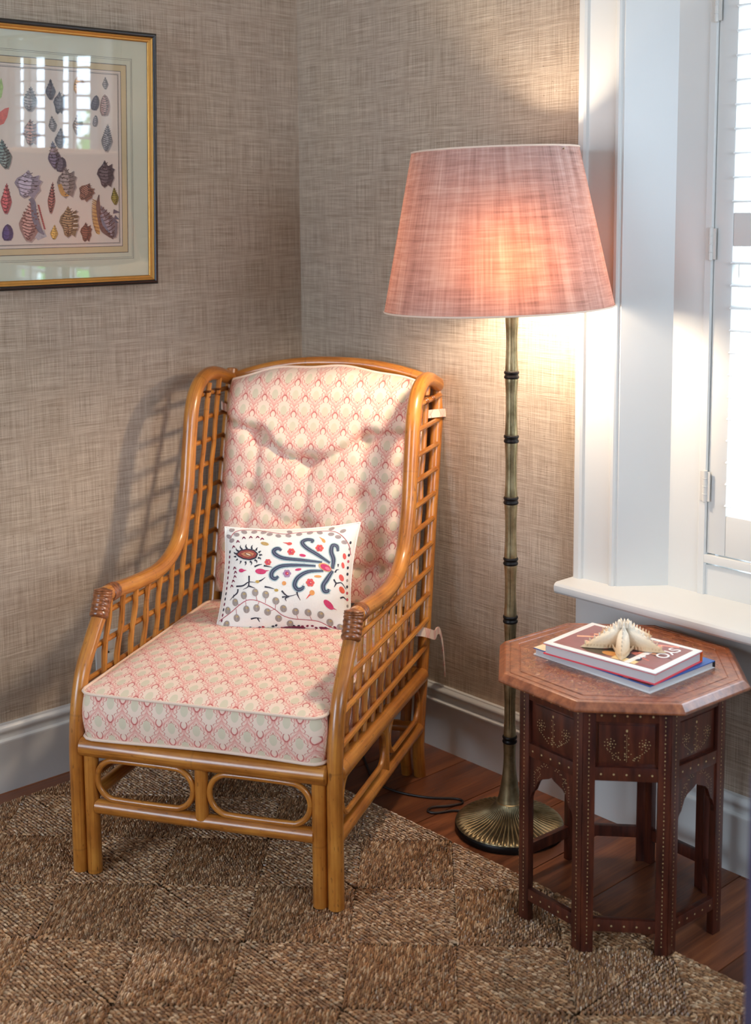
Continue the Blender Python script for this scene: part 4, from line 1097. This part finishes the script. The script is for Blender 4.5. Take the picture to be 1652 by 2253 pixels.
# ------------------------------------------------------------------ books and starfish
ZT = .5350
def book(name, cx, cy, ang, L, W, zb, h, label, spine_mat, cover_mat, edge_mat, pages='book_pages', group=None):
    b_ = tag(empty(name, (cx, cy, zb), R(ang)), label, 'book')
    cv = .0024
    G().box((-L / 2, -W / 2, h - cv), (L / 2, W / 2, h)).build('front_cover', cover_mat, b_, bevel=.0008)
    G().box((-L / 2, -W / 2, 0), (L / 2, W / 2, cv)).build('back_cover', edge_mat, b_, bevel=.0008)
    G().box((-L / 2, W / 2 - .003, .0006), (L / 2, W / 2 + .0016, h - .0006)).build('spine', spine_mat, b_, bevel=.0012)
    G().box((-L / 2 + .004, -W / 2 + .003, cv), (L / 2 - .004, W / 2 - .003, h - cv)).build('pages', pages, b_, smooth=False)
    return b_
b1 = book('book', 1.413, -.3165, -1.7, .298, .212, ZT, .0155, 'thin large book with a blue cover edge lying lowest on the octagonal table', 'book_black', 'book_blue', 'book_white')
g = Paint(lambda x, y, l: (x, y, .0155 + .0002 * l))
g.poly([(-.149, -.106), (-.118, -.106), (-.118, .1), (-.149, .1)], S(232, 214, 178))
g.poly([(-.118, -.106), (-.06, -.106), (-.06, .1), (-.118, .1)], S(40, 80, 160))
for i in range(16):
    x = -.06 + i * .013; g.poly([(x, -.106), (x + .013, -.106), (x + .013, -.05), (x, -.05)], random.choice([S(60, 24, 24), S(30, 40, 26), S(24, 18, 20), S(160, 120, 90), S(90, 40, 36)]))
g.build('cover_print', 'jacket_print', b1)
ZB2 = ZT + .0160
b2 = book('book', 1.427, -.3385, 3.6, .264, .176, ZB2, .0240, 'thick white jacketed book with an orange spine under the starfish', 'book_orange', 'book_white', 'book_pink')
G().box((-.132, -.088, .0204), (.132, .088, .0214)).build('jacket_fold', 'book_pink', b2, smooth=False)
g = Paint(lambda x, y, l: (x, y, .0240 + .00015 * l))
X0, X1, Y0, Y1 = -.118, .118, -.074, .076
g.poly([(X0, Y0), (X1, Y0), (X1, Y1), (X0, Y1)], S(140, 92, 92), 0)
rd = random.Random(5)
for i in range(26):
    x = rd.uniform(X0 + .01, X1 - .04); y = rd.uniform(Y0 + .005, Y1 - .02); l = rd.uniform(.02, .07); w_ = rd.uniform(.003, .011); a = R(rd.uniform(-20, 40))
    q = [(x, y), (x + l * math.cos(a), y + l * math.sin(a)), (x + l * math.cos(a) - w_ * math.sin(a), y + l * math.sin(a) + w_ * math.cos(a)), (x - w_ * math.sin(a), y + w_ * math.cos(a))]
    q = [(min(X1, max(X0, p)), min(Y1, max(Y0, r_))) for p, r_ in q]
    g.poly(q, rd.choice([S(232, 168, 132), S(206, 110, 96), S(96, 62, 66), S(222, 140, 120), S(236, 192, 160), S(150, 80, 80)]), 1)
g.ell(-.01, -.045, .05, .024, S(70, 58, 44), 10, 2); g.ell(-.03, -.03, .018, .010, S(220, 60, 72), 0, 3); g.ell(.01, -.052, .022, .012, S(196, 132, 66), 0, 3)
g.ell(.045, -.045, .028, .02, S(44, 34, 50), 0, 2); g.poly([(.02, -.072), (.075, -.072), (.075, -.055), (.02, -.05)], S(228, 196, 140), 3)
g.poly([(.052, -.074), (.064, -.074), (.064, .03), (.052, .03)], S(236, 222, 214), 3)
g.build('cover_picture', 'jacket_print', b2)
def lettering(body, size, loc, rz, mat, parent, name='lettering'):
    cu = bpy.data.curves.new(name, 'FONT'); cu.body = body; cu.size = size; cu.extrude = .0002; cu.offset = .0004; cu.align_x = 'LEFT'
    o = bpy.data.objects.new(name, cu); COL.objects.link(o)
    dg = bpy.context.evaluated_depsgraph_get(); me = bpy.data.meshes.new_from_object(o.evaluated_get(dg))
    bpy.data.objects.remove(o); me.materials.clear(); me.materials.append(M[mat])
    t = bpy.data.objects.new(name, me); COL.objects.link(t); t.parent = parent; t.location = loc; t.rotation_euler = (0, 0, rz); return t
lettering('SYO', .036, (.078, .060, .0246), R(-90), 'letter_white', b2)
lettering('on the', .020, (.057, .010, .0247), R(-90), 'letter_white', b2)

ST = tag(empty('starfish', (1.428, -.334, ZB2 + .0245), 0), 'cream knobby starfish resting on the white jacketed book', 'starfish')
g = G(); NA = 5; nseg = 120; nr = 16; rows_ = []
def star_r(th):
    d = min(abs((th - R(a) + math.pi) % (2 * math.pi) - math.pi) for a in STA)
    q = min(1, d / R(36)); return .086 * (1 - q) ** 1.55 * .74 + .0235 + .003 * (1 - q)
STA = [-129, -57, 15, 87, 159]
for j in range(nr):
    t = j / (nr - 1); row = []
    for i in range(nseg):
        th = 2 * math.pi * i / nseg; rr = star_r(th) * t
        d = min(abs((th - R(a) + math.pi) % (2 * math.pi) - math.pi) for a in STA)
        ridge = max(0, 1 - d / R(36))
        z = .043 * (1 - min(1, rr / .088)) ** 1.25 * (.62 + .38 * ridge ** .7) * (1 - t ** 9) + .008 * (1 - t ** 7) + .001
        row.append((rr * math.cos(th), rr * math.sin(th), z))
    rows_.append(row)
g.grid(rows_, None, True)
rows_b = [[(p[0] * q, p[1] * q, .0008) for p in rows_[-1]] for q in (1, .5, .02)]
g.grid(rows_b, None, True)
g.build('body', 'starfish_skin', ST, angle=75)
g = G()
def knob(x, y, z, r_, h, lx=0, ly=0):
    V = [(x + r_ * math.cos(a), y + r_ * math.sin(a), z - .003) for a in np.linspace(0, 2 * math.pi, 7, endpoint=False)] + \
        [(x + lx * .5 + r_ * .6 * math.cos(a), y + ly * .5 + r_ * .6 * math.sin(a), z + h * .55) for a in np.linspace(0, 2 * math.pi, 7, endpoint=False)] + [(x + lx, y + ly, z + h)]
    F = [(i, (i + 1) % 7, 7 + (i + 1) % 7, 7 + i) for i in range(7)] + [(7 + i, 7 + (i + 1) % 7, 14) for i in range(7)]
    g.add(V, F)
def zstar(rr, ridge): return .043 * (1 - min(1, rr / .088)) ** 1.25 * (.62 + .38 * ridge ** .7) + .007
for a in STA:
    for q in range(8):
        rr = .010 + q * .0098; s_ = 1 - q / 10
        x, y = rr * math.cos(R(a)), rr * math.sin(R(a)); knob(x, y, zstar(rr, 1), .0034 * s_ + .001, .0085 * s_ + .003, .002 * math.cos(R(a)), .002 * math.sin(R(a)))
    for sg in (-1, 1):
        for q in range(9):
            t = q / 9; rr = .026 + t * .056; off = sg * (.0165 * (1 - t) + .002)
            x, y = rr * math.cos(R(a)) - off * math.sin(R(a)), rr * math.sin(R(a)) + off * math.cos(R(a))
            knob(x, y, .006, .0022, .0055 * (1 - t * .4), -sg * .0035 * math.sin(R(a)), sg * .0035 * math.cos(R(a)))
for i in range(5):
    a = STA[i] + 36; knob(.008 * math.cos(R(a)), .008 * math.sin(R(a)), .043, .0036, .012, .003 * math.cos(R(a)), .003 * math.sin(R(a)))
g.build('spines', 'starfish_skin', ST, angle=60)

# ------------------------------------------------------------------ framed shell print
TAU = R(2.3)
pic = tag(empty('framed_picture', (0.014, -0.513, 1.270)), 'framed shell print under glass with black and gilt moulding on the wallpaper', 'picture')
pic.rotation_euler = (0, TAU, 0)
PW, PH = .86, .647
# local: x out of the wall, y = -w (w from the right edge to the left), z up
def frame_ring(g, prof):
    """prof: (inset, depth) closed profile swept round the rectangle with mitres."""
    n = len(prof); V = []
    for cx, cy, sx, sy in ((0, 0, 1, 1), (PW, 0, -1, 1), (PW, PH, -1, -1), (0, PH, 1, -1)):
        for p, d in prof: V.append((d, -(cx + sx * p), cy + sy * p))
    F = [(c * n + i, c * n + (i + 1) % n, ((c + 1) % 4) * n + (i + 1) % n, ((c + 1) % 4) * n + i) for c in range(4) for i in range(n)]
    g.add(V, F); return g
frame_ring(G(), [(0, 0), (0, .014), (.002, .0175), (.005, .019), (.008, .0185), (.0105, .0165), (.0115, .0145), (.0115, 0)]).build('outer_moulding', 'black_lacquer', pic, angle=35)
frame_ring(G(), [(.0115, 0), (.0115, .0145), (.0135, .0150), (.0155, .0140), (.0185, .0118), (.0205, .0115), (.0225, .0100), (.0235, .0085), (.0235, 0)]).build('gilt_slip', 'bead_gold', pic, angle=25)
simple('mat_board', S(208, 204, 178), 0.8, grain=0.03, gscale=4)
simple('print_sheet', S(222, 202, 184), 0.8, grain=0.05, gscale=5)
simple('wash_band', S(206, 182, 140), 0.8, grain=0.06, gscale=12)
simple('ruled_ink', S(96, 86, 84), 0.8, grain=0.2)
G().box((.0005, -PW + .012, .012), (.004, -.012, PH - .012)).build('mat_board', 'mat_board', pic, smooth=False)
def rectring(g, i0, i1, d):
    V = []
    for ins in (i0, i1):
        for cx, cy, sx, sy in ((0, 0, 1, 1), (PW, 0, -1, 1), (PW, PH, -1, -1), (0, PH, 1, -1)): V.append((d, -(cx + sx * ins), cy + sy * ins))
    g.add(V, [(c, (c + 1) % 4, 4 + (c + 1) % 4, 4 + c) for c in range(4)]); return g
I0 = .0845
rectring(G(), I0, I0 + .0165, .0043).build('wash_band', 'wash_band', pic, smooth=False)
g = G()
for i_, w_ in ((I0 - .016, .0007), (I0 - .012, .0005), (I0, .0016), (I0 + .0165, .0013), (I0 + .0255, .0012), (I0 + .0235, .0006)): rectring(g, i_, i_ + w_, .0046)
g.build('ruled_lines', 'ruled_ink', pic, smooth=False)
g = G().box((.004, -PW + I0 + .0175, I0 + .0175), (.0042, -I0 - .0175, PH - I0 - .0175)); g.build('print_sheet', 'print_sheet', pic, smooth=False)
G().box((.0078, -PW + .014, .014), (.0090, -.014, PH - .014)).build('glass', 'picture_glass', pic, smooth=False)
# shells: drawing pixels -> sheet
ZC = {(0, 0): (.4310, .5942), (1, 0): (.0555, .6250), (0, 1): (.4446, .0888), (1, 1): (.0608, .0784)}
def shp(x, y, layer):
    s, t = x / 1438.0, y / 2253.0
    w_ = sum(ZC[a, b_][0] * ((s if a else 1 - s) * (t if b_ else 1 - t)) for a in (0, 1) for b_ in (0, 1))
    v = sum(ZC[a, b_][1] * ((s if a else 1 - s) * (t if b_ else 1 - t)) for a in (0, 1) for b_ in (0, 1))
    return (.0044 + .00025 * layer, -w_, v)
P_ = Paint(shp)
def shell(cx, cy, wd, ht, ang, base, dark, kind='spindle', n=7, light=None):
    light = light or tuple(min(1, c * 1.9) for c in base[:3]) + (1,)
    W_ = {'spindle': [(0, -1), (.18, -.78), (.36, -.52), (.62, -.22), (.86, .02), (.98, .22), (.82, .5), (.56, .8), (.3, 1), (-.15, .98), (-.45, .78), (-.8, .45), (-.95, .2), (-.84, 0), (-.6, -.22), (-.36, -.52), (-.18, -.78)],
          'cone': [(.0, -1), (.5, -.8), (.85, -.4), (1, .1), (.9, .6), (.6, .95), (0, 1), (-.6, .95), (-.95, .55), (-.95, .05), (-.75, -.45), (-.4, -.82)],
          'conch': [(-.1, -1), (.1, -.76), (.3, -.55), (.75, -.75), (.72, -.45), (1, -.35), (.85, .0), (.95, .3), (.75, .6), (.6, .95), (.25, .8), (-.1, 1), (-.45, .8), (-.6, .4), (-.95, .0), (-.8, -.35), (-.5, -.55), (-.28, -.76)]}[kind]
    ca, sa = math.cos(R(ang)), math.sin(R(ang))
    def T(p): x, y = p[0] * wd / 2, p[1] * ht / 2; return (cx + x * ca - y * sa, cy + x * sa + y * ca)
    P_.poly([T((p[0] * 1.06 + .06, p[1] * 1.03 + .04)) for p in W_], tuple(c * .85 for c in S(190, 168, 156)[:3]) + (1,), 1)
    P_.poly([T(p) for p in W_], base, 2)
    P_.poly([T((p[0] * .5 - .2, p[1] * .82)) for p in W_], light, 3)
    ym = np.array([p[1] for p in W_]); 
    for i in range(n):
        y = -.8 + 1.65 * i / (n - 1)
        xs = [p[0] for p in W_]; hwid = max(.08, (1 - abs(y) ** 1.6)) * .8
        P_.stroke([T((-hwid, y - .02)), T((0, y + .07)), T((hwid, y - .04))], max(4, ht * .025), dark, 4, 3)
    for i in range(int(n * 2)):
        y = random.uniform(-.6, .8); hwid = (1 - abs(y) ** 1.6) * .7
        P_.ell(*T((random.uniform(-hwid, hwid), y)), wd * .05, ht * .018, dark, ang, 5, 6)
DG, GR, BR_, RB, OL, TN, PU = S(84, 74, 76), S(130, 118, 112), S(120, 84, 66), S(150, 70, 62), S(126, 112, 50), S(190, 140, 84), S(60, 54, 92)
K = S(52, 42, 44)
for a in ((1094, 435, 70, 130, 0, GR, K, 'spindle', 6), (1088, 665, 112, 225, 0, S(150, 118, 108), K, 'cone', 9), (1112, 1010, 130, 290, 4, GR, K, 'spindle', 12), (1095, 1390, 200, 290, 0, DG, K, 'conch', 8),
          (1196, 1625, 90, 190, -4, OL, S(70, 62, 24), 'spindle', 8), (885, 1580, 180, 200, 28, S(128, 92, 78), K, 'conch', 10), (520, 1640, 82, 340, 4, S(140, 90, 84), K, 'spindle', 10), (62, 1650, 115, 330, 2, S(172, 84, 84), S(110, 50, 50), 'spindle', 8),
          (275, 1500, 280, 300, 8, S(150, 138, 146), DG, 'conch', 7), (675, 1480, 210, 330, 0, S(128, 116, 110), S(84, 72, 66), 'conch', 8), (300, 1885, 230, 450, 6, S(158, 122, 112), S(110, 70, 64), 'spindle', 12),
          (700, 1900, 215, 340, 0, S(132, 112, 84), S(70, 58, 44), 'conch', 12), (880, 2010, 130, 210, 3, S(104, 68, 58), K, 'conch', 8), (545, 2010, 84, 160, 4, S(190, 150, 78), S(120, 90, 50), 'spindle', 6), (75, 2015, 112, 180, 0, PU, S(36, 32, 60), 'cone', 4),
          (1110, 1900, 210, 380, -22, S(118, 108, 112), S(84, 56, 50), 'spindle', 9), (40, 1180, 150, 320, -8, S(104, 116, 108), K, 'spindle', 9), (510, 500, 110, 220, 0, DG, K, 'spindle', 6), (600, 640, 130, 240, 5, DG, K, 'conch', 6),
          (545, 1190, 140, 300, -6, S(104, 92, 104), K, 'spindle', 8), (610, 1010, 120, 220, 4, DG, K, 'spindle', 7), (985, 640, 90, 160, 10, DG, K, 'cone', 6), (985, 830, 60, 120, 4, GR, K, 'cone', 6), (530, 860, 90, 170, -6, GR, K, 'spindle', 7),
          (620, 1290, 110, 160, 8, S(90, 80, 86), K, 'cone', 5), (300, 600, 170, 260, 4, GR, K, 'spindle', 8), (310, 950, 190, 280, 0, S(150, 110, 96), K, 'conch', 8), (800, 850, 120, 260, 6, S(150, 120, 100), K, 'spindle', 8), (810, 450, 120, 200, 0, TN, K, 'cone', 7)):
    shell(*a)
P_.poly([(0, 740), (50, 700), (92, 690), (74, 790), (40, 860), (0, 878)], S(214, 104, 90), 2); P_.poly([(0, 420), (16, 380), (36, 480), (20, 580), (0, 605)], S(170, 190, 120), 2)
# winged shell at the right: fan and lip
for i in range(18):
    t = i / 17; y = 1690 + 330 * t; P_.stroke([(1030, y + 10), (990 - 36 * math.sin(math.pi * t), y - 8), (950 - 30 * math.sin(math.pi * t) + 60 * t, y - 30 + 40 * t)], [22, 16, 8], S(206, 158, 96) if i % 2 else S(176, 124, 74), 3)
P_.stroke([(1022, 1612), (1012, 1720), (1030, 1860), (1075, 1990), (1180, 2088)], [10, 44, 52, 60, 6], S(104, 82, 78), 4)
P_.stroke([(1040, 1830), (1075, 1930), (1150, 2040)], [14, 34, 10], S(120, 122, 136), 5)
for p in ([(1180, 1790), (1252, 1800)], [(1190, 1850), (1244, 1875)], [(1170, 1880), (1236, 1910)]): P_.stroke(p, [50, 4], S(96, 92, 104), 5)
P_.stroke([(300, 1650), (330, 1700), (345, 1860), (400, 1990), (440, 2040)], [46, 50, 56, 50, 10], S(112, 114, 126), 5)
for i in range(11): P_.ell(385 + i * 6, 1730 + i * 24, 15, 9, S(160, 70, 70), 60, 6, 8)
P_.poly([(320, 2040), (440, 1990), (470, 2060), (380, 2100)], S(176, 170, 170), 2)
for i in range(9): P_.stroke([(745 + random.uniform(-10, 10), 1800 + i * 24), (800, 1795 + i * 24)], [12, 5], S(232, 220, 200) if i % 2 else S(84, 66, 52), 6)
P_.stroke([(600, 1500), (640, 1600), (700, 1620)], [40, 50, 10], S(190, 142, 80), 5)
P_.build('shell_print', 'print_ink', pic)

# ------------------------------------------------------------------ unidentified dark upright at the right border, its padded form and feet invented
fp = tag(empty('dark_upright', (2.247, -1.225, 0.0), R(47.57)), 'dark slate blue upright of unknown kind, out of focus at the right border', 'furniture')
G().box((0, -.34, .10), (.46, 0, .86)).build('upright_body', 'blue_cloth', fp, bevel=.010)
for sx in (.05, .41):
    for sy in (-.29, -.05): G().tube([(sx, sy, .0125), (sx, sy, .10)], .015, 10).build('foot', 'black_lacquer', fp)

# ------------------------------------------------------------------ outside the windows
tag(G().box((-6, .4, -1.0), (10, 14, -.9)).build('ground', 'pale_gravel', smooth=False), kind='structure')
def shrub(x, y, r_, h, label):
    e = tag(empty('garden_shrub', (x, y, -.9)), label, 'shrub', 'green shrubs outside the shuttered window')
    g = G(); rd = random.Random(int(x * 100))
    for i in range(420):
        th = rd.random() * 6.28; ph = math.acos(rd.uniform(-.8, 1)); rr = r_ * (.75 + .3 * rd.random())
        c = np.array([rr * math.sin(ph) * math.cos(th), rr * math.sin(ph) * math.sin(th), h * .55 + h * .5 * math.cos(ph)])
        u_ = rng.normal(size=3); u_ /= np.linalg.norm(u_); v_ = np.cross(u_, rng.normal(size=3)); v_ /= np.linalg.norm(v_); s_ = .09
        g.add([c - u_ * s_, c + v_ * s_ * .5, c + u_ * s_, c - v_ * s_ * .5], [(0, 1, 2, 3)])
    g.build('foliage', 'hedge_leaf', e, smooth=False)['kind'] = 'stuff'
    G().tube([(0, 0, 0), (0, 0, h * .6)], .05, 8).build('stem', 'cord_rubber', e)
for i, (x, y, r_, h) in enumerate(((6.05, 3.05, .42, 2.9), (9.2, 4.6, .8, 1.7), (11.4, 5.0, .9, 1.9))):
    shrub(x, y, r_, h, ('nearest green shrub outside, right of the shuttered window', 'tall green shrub outside, behind the nearest shrub', 'farthest green shrub outside, beyond the two others')[i])
